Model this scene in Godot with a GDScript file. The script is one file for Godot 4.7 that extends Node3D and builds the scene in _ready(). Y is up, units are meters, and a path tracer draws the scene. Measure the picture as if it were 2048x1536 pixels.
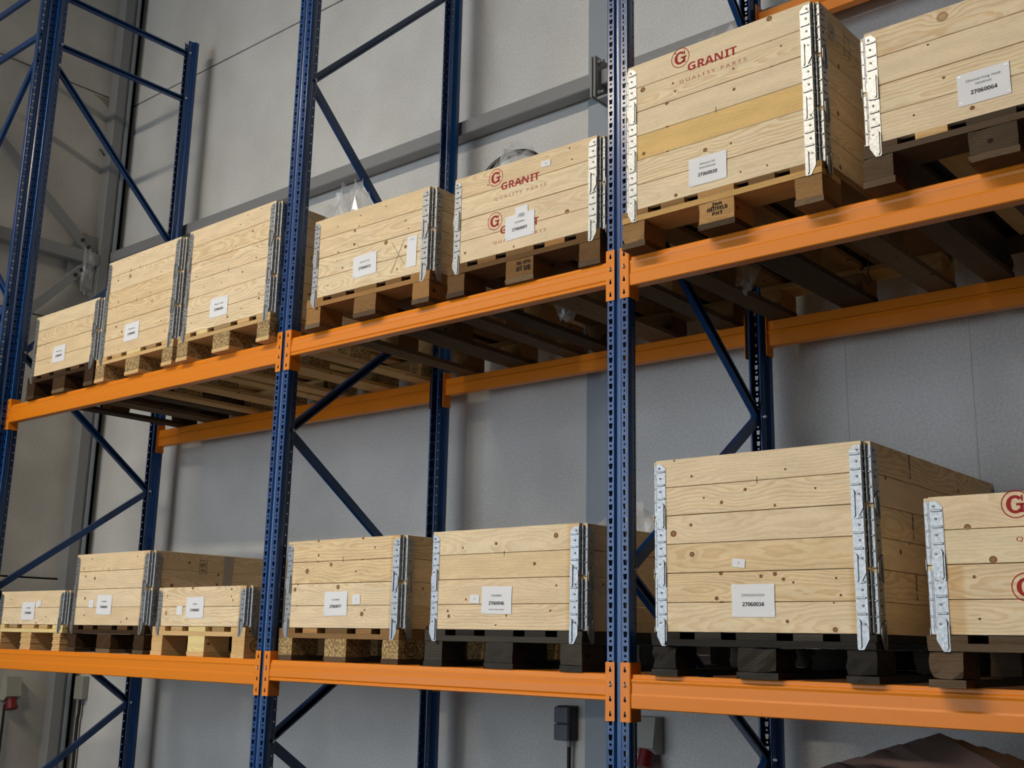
extends Node3D
# Pallet racking against a hall wall: orange load beams, blue frames, wooden collar crates on pallets.

const XA := -4.7975        # the upright frames, by their centre line
const XB := -1.9828
const XC := 0.0
const YL := 0.0            # underside of the beam connectors, lower level
const YU := 1.5268
const YT := 3.06
const LOAD := 0.160        # beam top above the connector's underside
const FLOOR := -1.39
const TOP := 4.76
const REAR := -1.146       # plane of the rear connectors
const WALL_Z := -1.30
const WALL_X := -5.93
const EAST := 13.0
const SOUTH := 11.0
const ROOF := 7.2
const CH := 0.1965         # height of one collar
const CW := 0.80
const CD := 1.20

var M := {}
var names := {}
var rng := RandomNumberGenerator.new()

# ------------------------------------------------------------------ mesh helper
class MB:
	var v := PackedVector3Array()
	var n := PackedVector3Array()
	var t := PackedVector2Array()
	var grain := 0                     # long axis of the wood: 0 = x, 1 = y, 2 = z
	var uo := Vector2.ZERO
	var us := Vector2.ONE
	var fit := false                   # uv runs 0..1 over a box
	var xf := Transform3D.IDENTITY

	func uvof(p: Vector3, nn: Vector3) -> Vector2:
		var a := nn.abs()
		var q := Vector2.ZERO
		if a.x >= a.y and a.x >= a.z:
			q = Vector2(p.y, p.z) if grain == 1 else Vector2(p.z, p.y)
		elif a.y >= a.z:
			q = Vector2(p.z, p.x) if grain == 2 else Vector2(p.x, p.z)
		else:
			q = Vector2(p.y, p.x) if grain == 1 else Vector2(p.x, p.y)
		return (q + uo) * us

	func tri(a: Vector3, b: Vector3, c: Vector3, nn: Vector3) -> void:
		var ua := uvof(a, nn)
		var ub := uvof(b, nn)
		var uc := uvof(c, nn)
		a = xf * a
		b = xf * b
		c = xf * c
		nn = (xf.basis * nn).normalized()
		if (b - a).cross(c - a).dot(nn) > 0.0:
			v.append_array([a, c, b])
			t.append_array([ua, uc, ub])
		else:
			v.append_array([a, b, c])
			t.append_array([ua, ub, uc])
		n.append_array([nn, nn, nn])

	func tri3(a: Vector3, b: Vector3, c: Vector3, na: Vector3, nb: Vector3, nc: Vector3, ua := Vector2.ZERO, ub := Vector2.ZERO, uc := Vector2.ZERO) -> void:
		a = xf * a
		b = xf * b
		c = xf * c
		na = (xf.basis * na).normalized()
		nb = (xf.basis * nb).normalized()
		nc = (xf.basis * nc).normalized()
		if (b - a).cross(c - a).dot(na + nb + nc) > 0.0:
			v.append_array([a, c, b])
			n.append_array([na, nc, nb])
			t.append_array([ua, uc, ub])
		else:
			v.append_array([a, b, c])
			n.append_array([na, nb, nc])
			t.append_array([ua, ub, uc])

	func quad(a: Vector3, b: Vector3, c: Vector3, d: Vector3, nn: Vector3) -> void:
		tri(a, b, c, nn)
		tri(a, c, d, nn)

	func box(mn: Vector3, mx: Vector3, c := 0.0) -> void:
		var s := [mn, mx]
		if c <= 0.0:
			for ax in 3:
				for side in 2:
					var nn := Vector3.ZERO
					nn[ax] = side * 2 - 1
					var p := []
					for k in [[0, 0], [1, 0], [1, 1], [0, 1]]:
						var q := Vector3.ZERO
						q[ax] = s[side][ax]
						q[(ax + 1) % 3] = s[k[0]][(ax + 1) % 3]
						q[(ax + 2) % 3] = s[k[1]][(ax + 2) % 3]
						p.append(q)
					quad(p[0], p[1], p[2], p[3], nn)
			return
		var lo := mn + Vector3.ONE * c
		var hi := mx - Vector3.ONE * c
		var inn := [lo, hi]
		for ax in 3:
			var b := (ax + 1) % 3
			var e := (ax + 2) % 3
			for side in 2:
				var nn := Vector3.ZERO
				nn[ax] = side * 2 - 1
				var p := []
				for k in [[0, 0], [1, 0], [1, 1], [0, 1]]:
					var q := Vector3.ZERO
					q[ax] = s[side][ax]
					q[b] = inn[k[0]][b]
					q[e] = inn[k[1]][e]
					p.append(q)
				quad(p[0], p[1], p[2], p[3], nn)
			for i in 2:                        # edges along ax
				for j in 2:
					var n1 := Vector3.ZERO
					n1[b] = i * 2 - 1
					n1[e] = j * 2 - 1
					var p2 := []
					for k in [[0, 0], [1, 0], [1, 1], [0, 1]]:
						var q2 := Vector3.ZERO
						q2[ax] = inn[k[0]][ax]
						q2[b] = s[i][b] if k[1] == 0 else inn[i][b]
						q2[e] = inn[j][e] if k[1] == 0 else s[j][e]
						p2.append(q2)
					quad(p2[0], p2[1], p2[2], p2[3], n1.normalized())
		for i in 2:
			for j in 2:
				for k in 2:
					tri(Vector3(s[i].x, inn[j].y, inn[k].z), Vector3(inn[i].x, s[j].y, inn[k].z), Vector3(inn[i].x, inn[j].y, s[k].z), Vector3(i * 2 - 1, j * 2 - 1, k * 2 - 1).normalized())

	# a closed outline in x, y pushed along z from z0 to z1
	func prism(poly: PackedVector2Array, z0: float, z1: float, smooth := false) -> void:
		var area := 0.0
		for i in poly.size():
			area += poly[i].cross(poly[(i + 1) % poly.size()])
		if area < 0.0:
			poly.reverse()
		var ix := Geometry2D.triangulate_polygon(poly)
		for i in range(0, ix.size(), 3):
			for z in [z0, z1]:
				var nn := Vector3(0, 0, 1 if z == maxf(z0, z1) else -1)
				tri(Vector3(poly[ix[i]].x, poly[ix[i]].y, z), Vector3(poly[ix[i + 1]].x, poly[ix[i + 1]].y, z), Vector3(poly[ix[i + 2]].x, poly[ix[i + 2]].y, z), nn)
		for i in poly.size():
			var a := poly[i]
			var b := poly[(i + 1) % poly.size()]
			var e := (b - a).normalized()
			var nn := Vector3(e.y, -e.x, 0)
			if smooth:
				var p := (a - poly[(i - 1 + poly.size()) % poly.size()]).normalized()
				var q := (poly[(i + 2) % poly.size()] - b).normalized()
				var n0 := Vector3(p.y + e.y, -p.x - e.x, 0).normalized()
				var n1 := Vector3(q.y + e.y, -q.x - e.x, 0).normalized()
				tri3(Vector3(a.x, a.y, z0), Vector3(b.x, b.y, z0), Vector3(b.x, b.y, z1), n0, n1, n1)
				tri3(Vector3(a.x, a.y, z0), Vector3(b.x, b.y, z1), Vector3(a.x, a.y, z1), n0, n1, n0)
			else:
				quad(Vector3(a.x, a.y, z0), Vector3(b.x, b.y, z0), Vector3(b.x, b.y, z1), Vector3(a.x, a.y, z1), nn)

	# a round bar along a path of points
	func tube(path: Array, r: float, sides := 10, caps := true) -> void:
		var rings := []
		for i in path.size():
			var d: Vector3 = (path[mini(i + 1, path.size() - 1)] - path[maxi(i - 1, 0)]).normalized()
			var u := d.cross(Vector3.UP if absf(d.y) < 0.9 else Vector3.RIGHT).normalized()
			var w := d.cross(u).normalized()
			var ring := []
			for k in sides:
				var a := TAU * k / sides
				ring.append(u * cos(a) + w * sin(a))
			rings.append(ring)
		for i in path.size() - 1:
			for k in sides:
				var k2 := (k + 1) % sides
				var a0: Vector3 = rings[i][k]
				var a1: Vector3 = rings[i][k2]
				var b0: Vector3 = rings[i + 1][k]
				var b1: Vector3 = rings[i + 1][k2]
				tri3(path[i] + a0 * r, path[i] + a1 * r, path[i + 1] + b1 * r, a0, a1, b1)
				tri3(path[i] + a0 * r, path[i + 1] + b1 * r, path[i + 1] + b0 * r, a0, b1, b0)
		if caps:
			for e in [0, path.size() - 1]:
				var d2: Vector3 = (path[e] - path[1 if e == 0 else e - 1]).normalized()
				for k in sides:
					tri(path[e], path[e] + rings[e][k] * r, path[e] + rings[e][(k + 1) % sides] * r, d2)

	# a plate cell with a hole: rect and hole are given in plane coordinates (u, v), eight hole points from bottom-left, counter-clockwise
	func cell(r: Rect2, hole: Array, o: Vector3, u: Vector3, w: Vector3, thick: float) -> void:
		var nn := u.cross(w).normalized()
		var e := r.end
		var c := r.get_center()
		var p := [r.position, Vector2(c.x, r.position.y), Vector2(e.x, r.position.y), Vector2(e.x, c.y), e, Vector2(c.x, e.y), Vector2(r.position.x, e.y), Vector2(r.position.x, c.y)]
		var hc := Vector2.ZERO
		for q in hole:
			hc += q / 8.0
		for i in 8:
			var j := (i + 1) % 8
			var a: Vector3 = o + u * p[i].x + w * p[i].y
			var b: Vector3 = o + u * p[j].x + w * p[j].y
			var d: Vector3 = o + u * hole[j].x + w * hole[j].y
			var f: Vector3 = o + u * hole[i].x + w * hole[i].y
			quad(a, b, d, f, nn)
			if thick > 0.0:
				var m: Vector2 = hc - (hole[i] + hole[j]) * 0.5
				quad(f, d, d - nn * thick, f - nn * thick, (u * m.x + w * m.y).normalized())

	func done() -> ArrayMesh:
		var a := []
		a.resize(Mesh.ARRAY_MAX)
		a[Mesh.ARRAY_VERTEX] = v
		a[Mesh.ARRAY_NORMAL] = n
		a[Mesh.ARRAY_TEX_UV] = t
		var m := ArrayMesh.new()
		m.add_surface_from_arrays(Mesh.PRIMITIVE_TRIANGLES, a)
		return m

# ------------------------------------------------------------------ scene-tree helpers
func numbered(called: String) -> String:
	var k: int = names.get(called, 0)
	names[called] = k + 1
	return called if k == 0 else "%s_%03d" % [called, k]

func tag(o: Node, label: String, category: String, group := "", kind := "thing") -> void:
	o.set_meta("label", label)
	o.set_meta("category", category)
	if group:
		o.set_meta("group", group)
	o.set_meta("kind", kind)

func thing(called: String, label: String, category: String, at := Vector3.ZERO, turn := 0.0, group := "") -> Node3D:
	var o := Node3D.new()
	o.name = numbered(called)
	add_child(o)
	o.position = at
	o.rotation.y = turn
	tag(o, label, category, group)
	return o

func part(called: String, mesh: Mesh, mat: Material, parent: Node, xf := Transform3D.IDENTITY) -> MeshInstance3D:
	var o := MeshInstance3D.new()
	o.name = called
	o.mesh = mesh
	o.material_override = mat
	parent.add_child(o, true)
	o.transform = xf
	return o

func solo(called: String, mesh: Mesh, mat: Material, label: String, category: String, at := Vector3.ZERO, group := "") -> MeshInstance3D:
	var o := part(numbered(called), mesh, mat, self)
	o.position = at
	tag(o, label, category, group)
	return o

func struct(called: String, mesh: Mesh, mat: Material) -> MeshInstance3D:
	var o := part(called, mesh, mat, self)
	o.set_meta("kind", "structure")
	return o

func boxmesh(mn: Vector3, mx: Vector3, c := 0.0, grain := 0) -> ArrayMesh:
	var b := MB.new()
	b.grain = grain
	b.box(mn, mx, c)
	return b.done()

# ------------------------------------------------------------------ materials
func mat(col: Color, rough := 0.6, metal := 0.0) -> StandardMaterial3D:
	var m := StandardMaterial3D.new()
	m.albedo_color = col
	m.roughness = rough
	m.metallic = metal
	return m

func noise_tex(freq: float, sd: int, lo: Color, hi: Color, size := 512, oct := 4, kind := FastNoiseLite.TYPE_SIMPLEX_SMOOTH) -> NoiseTexture2D:
	var f := FastNoiseLite.new()
	f.noise_type = kind
	f.seed = sd
	f.frequency = freq
	f.fractal_octaves = oct
	var t := NoiseTexture2D.new()
	t.width = size
	t.height = size
	t.seamless = true
	t.noise = f
	var g := Gradient.new()
	g.set_color(0, lo)
	g.set_color(1, hi)
	t.color_ramp = g
	return t

# jobs run on worker threads: every job draws one picture of sawn wood
var jobs := []
var shots := []

func draw_wood(i: int) -> void:
	var job: Dictionary = jobs[i]
	var w: int = job.w
	var h: int = job.h
	var lx: float = job.lx            # millimetres covered
	var ly: float = job.ly
	var boards: int = job.boards
	var r := RandomNumberGenerator.new()
	r.seed = job.seed
	var f := FastNoiseLite.new()
	f.seed = job.seed
	f.noise_type = FastNoiseLite.TYPE_SIMPLEX_SMOOTH
	f.frequency = 1.0
	f.fractal_type = FastNoiseLite.FRACTAL_NONE
	var out := PackedByteArray()
	out.resize(w * h * 3)
	var knots: Array = job.knots
	var bh := ly / boards
	var aged: float = job.get("aged", 0.0)
	for b in boards:
		var cy := r.randf_range(-25.0, 120.0)
		var hh := r.randf_range(6.0, 55.0)
		var slope := r.randf_range(-0.03, 0.03)
		var period := r.randf_range(7.0, 13.0)
		var off := r.randf() * 100.0
		var bold := r.randf_range(0.25, 0.8)
		var tone := r.randf_range(-1.0, 1.0)
		var base: Color = job.base
		var late: Color = job.late
		base = base.lerp(Color(0.90, 0.78, 0.57), maxf(tone, 0.0) * 0.45).lerp(Color(0.95, 0.89, 0.74), maxf(-tone, 0.0) * 0.45)
		if job.has("stain") and job.stain == b:
			base = base.lerp(Color(0.90, 0.72, 0.38), 0.6)
		var near := []
		for k in knots:
			if k.y > b * bh - 20.0 and k.y < (b + 1) * bh + 20.0:
				near.append(k)
		var y0 := int(floor(h * float(b) / boards))
		var y1 := int(floor(h * float(b + 1) / boards))
		for py in range(y0, y1):
			var y := (py + 0.5) * ly / h
			var yy := y - b * bh
			for px in w:
				var x := (px + 0.5) * lx / w
				var warp := f.get_noise_2d(x * 0.0028 + off, yy * 0.004)
				var d := hh + slope * (x - lx * 0.5) + 22.0 * warp
				var rad := sqrt((yy - cy) * (yy - cy) + d * d)
				var kc := -1.0
				var kd := 0.0
				for k in near:
					var dx: float = x - k.x
					var dy: float = y - k.y
					var kr: float = k.z
					var far := dx * dx / (kr * kr * 12.0) + dy * dy / (kr * kr * 4.0)
					if far < 5.0:
						rad += kr * 1.9 * exp(-far)
						var e := sqrt(dx * dx * 0.8 + dy * dy) / kr
						if e < 1.25:
							kc = e
							kd = k.z
				var ring := rad / period + 0.25 * f.get_noise_2d(x * 0.01 + 50.0, yy * 0.05 + off)
				ring -= floor(ring)
				var l := smoothstep(0.25, 0.88, ring) * (1.0 - smoothstep(0.92, 1.0, ring)) * bold
				var fib := f.get_noise_2d(x * 0.035 + off, yy * 1.1)
				var c := base.lerp(late, l * 0.62)
				var s := 1.0 + 0.035 * fib + 0.03 * f.get_noise_2d(x * 0.004, yy * 0.02 + off)
				if kc >= 0.0:
					var dark := 1.0 - smoothstep(0.85, 1.25, kc)
					var body := Color(0.52, 0.34, 0.19) if kd < 6.5 else Color(0.60, 0.42, 0.26)
					body = body.lerp(Color(0.27, 0.16, 0.09), smoothstep(0.55, 0.92, kc) * 0.8)
					if kd < 4.0:
						body = Color(0.25, 0.15, 0.08)
					c = c.lerp(body, dark * (0.92 if kd < 10.5 else 0.5))
				if aged > 0.0:
					var near_end := smoothstep(aged - 22.0, aged, x) if aged > 100.0 else 1.0 - smoothstep(aged, aged + 22.0, x)
					c = c.lerp(Color(c.r * 0.90, c.g * 0.80, c.b * 0.66), near_end * (0.55 + 0.25 * fib))
				var o := ((h - 1 - py) * w + px) * 3
				out[o] = int(clampf(c.r * s, 0.0, 1.0) * 255.0)
				out[o + 1] = int(clampf(c.g * s, 0.0, 1.0) * 255.0)
				out[o + 2] = int(clampf(c.b * s, 0.0, 1.0) * 255.0)
	shots[i] = Image.create_from_data(w, h, false, Image.FORMAT_RGB8, out)

func wood_job(sd: int, boards: int, lx: float, ly: float, w: int, h: int, knots := [], stain := -1) -> int:
	var j := {"seed": sd, "boards": boards, "lx": lx, "ly": ly, "w": w, "h": h, "knots": knots, "base": Color(0.93, 0.845, 0.71), "late": Color(0.81, 0.645, 0.43)}
	if stain >= 0:
		j["stain"] = stain
	jobs.append(j)
	return jobs.size() - 1

func wood_mat(i: int) -> StandardMaterial3D:
	var m := mat(Color.WHITE, 0.72)
	m.albedo_texture = ImageTexture.create_from_image(shots[i])
	m.metallic_specular = 0.35
	return m

func make_materials() -> void:
	M.blue = mat(Color(0.02, 0.235, 0.46), 0.30)
	M.blue.clearcoat_enabled = true
	M.blue.clearcoat = 0.35
	M.blue.clearcoat_roughness = 0.15
	M.orange = mat(Color(0.91, 0.525, 0.09), 0.36)
	M.orange.clearcoat_enabled = true
	M.orange.metallic_specular = 0.38
	M.orange.clearcoat = 0.10
	M.orange.clearcoat_roughness = 0.22
	M.zinc = mat(Color(0.74, 0.74, 0.735), 1.0, 0.80)
	M.zinc.albedo_texture = noise_tex(0.035, 5, Color(0.78, 0.79, 0.80), Color(0.98, 0.99, 1.0), 256, 3, FastNoiseLite.TYPE_CELLULAR)
	M.zinc.roughness_texture = noise_tex(0.05, 8, Color(0.32, 0.32, 0.32), Color(0.50, 0.50, 0.50), 256, 3)
	M.zinc.uv1_triplanar = true
	M.zinc.uv1_scale = Vector3.ONE * 9.0
	M.rivet = mat(Color(0.46, 0.46, 0.46), 0.4, 0.6)
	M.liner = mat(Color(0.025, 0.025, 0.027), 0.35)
	M.bolt = mat(Color(0.88, 0.88, 0.87), 0.28, 0.7)
	M.steel = mat(Color(0.54, 0.545, 0.55), 0.55)
	M.column = mat(Color(0.58, 0.62, 0.66), 0.5)
	M.paper = mat(Color(0.93, 0.93, 0.935), 0.7)
	M.ink = mat(Color(0.13, 0.13, 0.15), 0.8)
	M.grey_ink = mat(Color(0.42, 0.42, 0.44), 0.8)
	M.red_ink = mat(Color(0.62, 0.09, 0.10), 0.75)
	M.stamp = mat(Color(0.11, 0.08, 0.06), 0.9)
	M.film = mat(Color(0.95, 0.96, 0.97, 0.15), 0.10)
	M.film.transparency = BaseMaterial3D.TRANSPARENCY_ALPHA
	M.film.cull_mode = BaseMaterial3D.CULL_DISABLED
	M.rubber = mat(Color(0.03, 0.03, 0.032), 0.4)
	M.plastic_grey = mat(Color(0.36, 0.38, 0.42), 0.5)
	M.plastic_dark = mat(Color(0.17, 0.18, 0.19), 0.5)
	M.plastic_pale = mat(Color(0.62, 0.62, 0.58), 0.5)
	M.plastic_red = mat(Color(0.45, 0.035, 0.035), 0.45)
	M.cable = mat(Color(0.07, 0.07, 0.075), 0.55)
	M.wrap = mat(Color(0.43, 0.36, 0.34), 0.24)
	M.sealant = mat(Color(0.83, 0.83, 0.81), 0.85)
	M.damp = mat(Color(0.60, 0.58, 0.52), 0.85)
	M.white = mat(Color(0.86, 0.86, 0.84), 0.55)
	M.tape = mat(Color(0.70, 0.66, 0.60), 0.5)
	# concrete-faced wall panels: blotches and a fine speckle
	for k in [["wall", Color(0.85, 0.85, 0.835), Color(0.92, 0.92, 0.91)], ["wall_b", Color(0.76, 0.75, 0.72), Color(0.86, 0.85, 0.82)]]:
		var m := mat(Color.WHITE, 0.85)
		m.albedo_texture = noise_tex(0.006, 11 if k[0] == "wall" else 23, k[1], k[2], 768, 5)
		m.uv1_triplanar = true
		m.uv1_world_triplanar = true
		m.uv1_scale = Vector3.ONE * 0.30
		m.detail_enabled = true
		m.detail_blend_mode = BaseMaterial3D.BLEND_MODE_MUL
		m.detail_albedo = noise_tex(0.11, 31, Color(0.88, 0.88, 0.885), Color(1.0, 1.0, 1.0), 512, 3)
		m.detail_uv_layer = BaseMaterial3D.DETAIL_UV_2
		m.uv2_triplanar = true
		m.uv2_world_triplanar = true
		m.uv2_scale = Vector3.ONE * 1.1
		M[k[0]] = m
	M.plain = mat(Color(0.24, 0.24, 0.24), 0.9)
	M.floor = mat(Color(0.13, 0.13, 0.135), 0.55)
	M.dark = mat(Color(0.02, 0.02, 0.02), 0.9)
	# pallets: one grain, tinted by age
	M.tone = {}
	for k in [["pale", Color(0.93, 0.86, 0.74)], ["honey", Color(0.585, 0.49, 0.385)], ["tan", Color(0.65, 0.56, 0.455)], ["pale_old", Color(0.86, 0.77, 0.60)], ["brown", Color(0.34, 0.275, 0.225)], ["grey", Color(0.42, 0.39, 0.38)], ["black", Color(0.25, 0.265, 0.305)]]:
		var m2 := mat(k[1], 0.85)
		m2.albedo_texture = ImageTexture.create_from_image(shots[M.plank_job])
		m2.metallic_specular = 0.3
		M.tone[k[0]] = m2
	M.tints = {}
	for k in M.tone:
		M.tints[k] = [M.tone[k]]
		for f in [0.78, 1.2, 0.93]:
			var m3: StandardMaterial3D = M.tone[k].duplicate()
			var c3: Color = M.tone[k].albedo_color
			m3.albedo_color = Color(minf(c3.r * f, 1.0), minf(c3.g * f, 1.0), minf(c3.b * f * (1.03 - 0.04 * f), 1.0))
			M.tints[k].append(m3)
	M.chip = mat(Color.WHITE, 0.9)
	M.chip.albedo_texture = noise_tex(0.06, 77, Color(0.36, 0.27, 0.16), Color(0.92, 0.80, 0.56), 384, 3, FastNoiseLite.TYPE_VALUE_CUBIC)
	M.chip.uv1_scale = Vector3(6.0, 1.5, 1.0)

# ------------------------------------------------------------------ lettering
func letters(s: String, cap: float, ink: Material, parent: Node, at: Vector3, width := 0.0, serif := false, bold := false, called := "lettering", turn := Basis.IDENTITY) -> MeshInstance3D:
	var f := SystemFont.new()
	f.font_names = PackedStringArray(["Droid Serif" if serif else "Droid Sans"])
	f.font_weight = 700 if bold else 400
	var t := TextMesh.new()
	t.text = s
	t.font = f
	t.font_size = 48
	t.pixel_size = cap / 0.714 / 48.0
	t.depth = 0.0002
	t.curve_step = 2.0
	t.horizontal_alignment = HORIZONTAL_ALIGNMENT_CENTER
	t.vertical_alignment = VERTICAL_ALIGNMENT_CENTER
	var o := part(called, t, ink, parent)
	var b := turn
	if width > 0.0:
		var wide := t.get_aabb().size.x
		if wide > 0.0:
			b = turn * Basis.from_scale(Vector3(width / wide, 1, 1))
	o.transform = Transform3D(b, at)
	return o

# ------------------------------------------------------------------ racking
var post_mesh: ArrayMesh

func make_post() -> ArrayMesh:
	var b := MB.new()
	var cells := 123
	var trap := [Vector2(-0.0062, 0.0255), Vector2(0, 0.0255), Vector2(0.0062, 0.0255), Vector2(0.0074, 0.0355), Vector2(0.0086, 0.0455), Vector2(0, 0.0455), Vector2(-0.0086, 0.0455), Vector2(-0.0074, 0.0355)]
	var dot := []
	var small := []
	for k in 8:
		var a := TAU * (k * 0.125) - PI * 0.75
		dot.append(Vector2(cos(a), sin(a)) * 0.0052 + Vector2(0, 0.0115))
		small.append(Vector2(cos(a), sin(a)) * 0.0042 + Vector2(0, 0.025))
	for i in cells:
		var y := i * 0.05
		for s in [-1.0, 1.0]:
			var o := Vector3(s * 0.0315, y, 0)
			b.cell(Rect2(-0.0145, 0.0225, 0.029, 0.0275), trap, o, Vector3.RIGHT, Vector3.UP, 0.002)
			b.cell(Rect2(-0.0145, 0.0, 0.029, 0.0225), dot, o, Vector3.RIGHT, Vector3.UP, 0.002)
			b.cell(Rect2(-0.008, 0, 0.016, 0.05), small, Vector3(0.031 * s, y, -0.063), Vector3(0, 0, -s), Vector3.UP, 0.002)
	var h := cells * 0.05
	var line := [Vector2(0, -0.009), Vector2(0.008, -0.009), Vector2(0.011, -0.0075), Vector2(0.0145, -0.0015), Vector2(0.017, 0)]
	var corner := [Vector2(0.046, 0), Vector2(0.0488, -0.0012), Vector2(0.05, -0.004), Vector2(0.05, -0.028), Vector2(0.047, -0.034), Vector2(0.034, -0.044), Vector2(0.031, -0.049), Vector2(0.031, -0.055)]
	var back := [Vector2(0.031, -0.071), Vector2(0.030, -0.074), Vector2(0.028, -0.076), Vector2(0.019, -0.076), Vector2(0.019, -0.073)]
	for s in [-1.0, 1.0]:
		for l in [line, corner, back]:
			var vn := []
			for i in l.size():
				var d0: Vector2 = (l[i] - l[maxi(i - 1, 0)]).normalized()
				var d1: Vector2 = (l[mini(i + 1, l.size() - 1)] - l[i]).normalized()
				var e := (d0 + d1).normalized()
				vn.append(Vector3(-e.y * s, 0, e.x))
			for i in l.size() - 1:
				var p: Vector2 = l[i]
				var q: Vector2 = l[i + 1]
				var a := Vector3(p.x * s, 0, p.y)
				var c := Vector3(q.x * s, 0, q.y)
				var up := Vector3(0, h, 0)
				b.tri3(a, c, c + up, vn[i], vn[i + 1], vn[i + 1])
				b.tri3(a, c + up, a + up, vn[i], vn[i + 1], vn[i])
	return b.done()

func channel(a: Vector3, c: Vector3, flip := false) -> ArrayMesh:      # a C-section brace between two points
	var b := MB.new()
	var d := (c - a).normalized()
	var side := Vector3.RIGHT if absf(d.x) < 0.5 else Vector3(0, 0, 1)
	var up := d.cross(side).normalized()
	side = up.cross(d).normalized()
	b.xf = Transform3D(Basis(side * (-1.0 if flip else 1.0), up, d), a)
	var w := 0.020
	var p := PackedVector2Array([Vector2(0.012, -w), Vector2(-0.013, -w), Vector2(-0.013, w), Vector2(0.012, w), Vector2(0.012, w - 0.009), Vector2(0.0095, w - 0.009), Vector2(0.0095, w - 0.003), Vector2(-0.0105, w - 0.003), Vector2(-0.0105, -w + 0.003), Vector2(0.0095, -w + 0.003), Vector2(0.0095, -w + 0.009), Vector2(0.012, -w + 0.009)])
	b.prism(p, 0.0, a.distance_to(c))
	return b.done()

func bolt_mesh() -> ArrayMesh:
	var b := MB.new()
	b.tube([Vector3.ZERO, Vector3(0.006, 0, 0)], 0.009, 6)
	b.tube([Vector3(0.006, 0, 0), Vector3(0.012, 0, 0)], 0.005, 8)
	return b.done()

# nodes: heights of the zigzag, alternating front and rear, the first at the front or not
func frame(label: String, at: Vector3, turn: float, depth: float, zig: Array, front_first: bool, bars: Array) -> void:
	var t := thing("rack_upright", label, "rack upright", at, turn, "upright frames of the pallet rack")
	var fz := -0.003
	var rz := -depth + 0.003
	part("post", post_mesh, M.blue, t, Transform3D(Basis.IDENTITY, Vector3(0, 0, fz)))
	part("post", post_mesh, M.blue, t, Transform3D(Basis(Vector3.UP, PI), Vector3(0, 0, rz)))
	var bolt := bolt_mesh()
	for i in zig.size() - 1:
		var f := front_first == (i % 2 == 0)
		var za := fz - 0.058 if f else rz + 0.058
		var zb := rz + 0.058 if f else fz - 0.058
		part("brace", channel(Vector3(0, zig[i], za), Vector3(0, zig[i + 1], zb), i % 2 == 0), M.blue, t)
	for i in zig.size():
		var f2 := front_first == (i % 2 == 0)
		part("bolt", bolt, M.bolt, t, Transform3D(Basis.IDENTITY, Vector3(0.031, zig[i], fz - 0.063 if f2 else rz + 0.063)))
	for y in bars:
		part("cross_bar", channel(Vector3(0, y, fz - 0.02), Vector3(0, y, rz + 0.02)), M.blue, t)
		part("bolt", bolt, M.bolt, t, Transform3D(Basis.IDENTITY, Vector3(0.031, y, fz - 0.063)))
		part("bolt", bolt, M.bolt, t, Transform3D(Basis.IDENTITY, Vector3(0.031, y, rz + 0.063)))
	for z in [fz - 0.025, rz + 0.025]:
		part("foot_plate", boxmesh(Vector3(-0.07, 0, z - 0.06), Vector3(0.07, 0.008, z + 0.06), 0.001), M.blue, t)

var conn_mesh: Array
var pin_mesh: ArrayMesh

func make_connector(s: float) -> ArrayMesh:          # s = 1: on the right half of a post, for a beam running to +x
	var b := MB.new()
	var key := [Vector2(-0.0055, -0.0075), Vector2(0, -0.0105), Vector2(0.0055, -0.0075), Vector2(0.0045, -0.001), Vector2(0.0022, 0.0095), Vector2(0, 0.0105), Vector2(-0.0022, 0.0095), Vector2(-0.0045, -0.001)]
	for i in 4:
		var o := Vector3(s * 0.031, 0.05 * i + 0.025, 0)
		b.cell(Rect2(-0.0185, -0.025, 0.0370, 0.05), key, o, Vector3.RIGHT, Vector3.UP, 0.003)
	var x0 := s * 0.0495
	var prof := [Vector2(0.0495, 0), Vector2(0.0525, -0.001), Vector2(0.0545, -0.004), Vector2(0.0545, -0.065), Vector2(0.0515, -0.065), Vector2(0.0515, -0.003), Vector2(0.0125, -0.003), Vector2(0.0125, 0)]
	for i in prof.size() - 1:
		var p: Vector2 = prof[i]
		var q: Vector2 = prof[i + 1]
		var e := (q - p).normalized()
		if i == 5:
			continue
		b.quad(Vector3(p.x * s, 0, p.y), Vector3(q.x * s, 0, q.y), Vector3(q.x * s, 0.2, q.y), Vector3(p.x * s, 0.2, p.y), Vector3(-e.y * s, 0, e.x))
	for y in [0.0, 0.2]:
		var nn := Vector3(0, 1 if y > 0.1 else -1, 0)
		b.quad(Vector3(0.0125 * s, y, 0), Vector3(0.0525 * s, y, 0), Vector3(0.0525 * s, y, -0.003), Vector3(0.0125 * s, y, -0.003), nn)
		b.quad(Vector3(0.0515 * s, y, -0.001), Vector3(0.0545 * s, y, -0.003), Vector3(0.0545 * s, y, -0.065), Vector3(0.0515 * s, y, -0.065), nn)
	return b.done()

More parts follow.
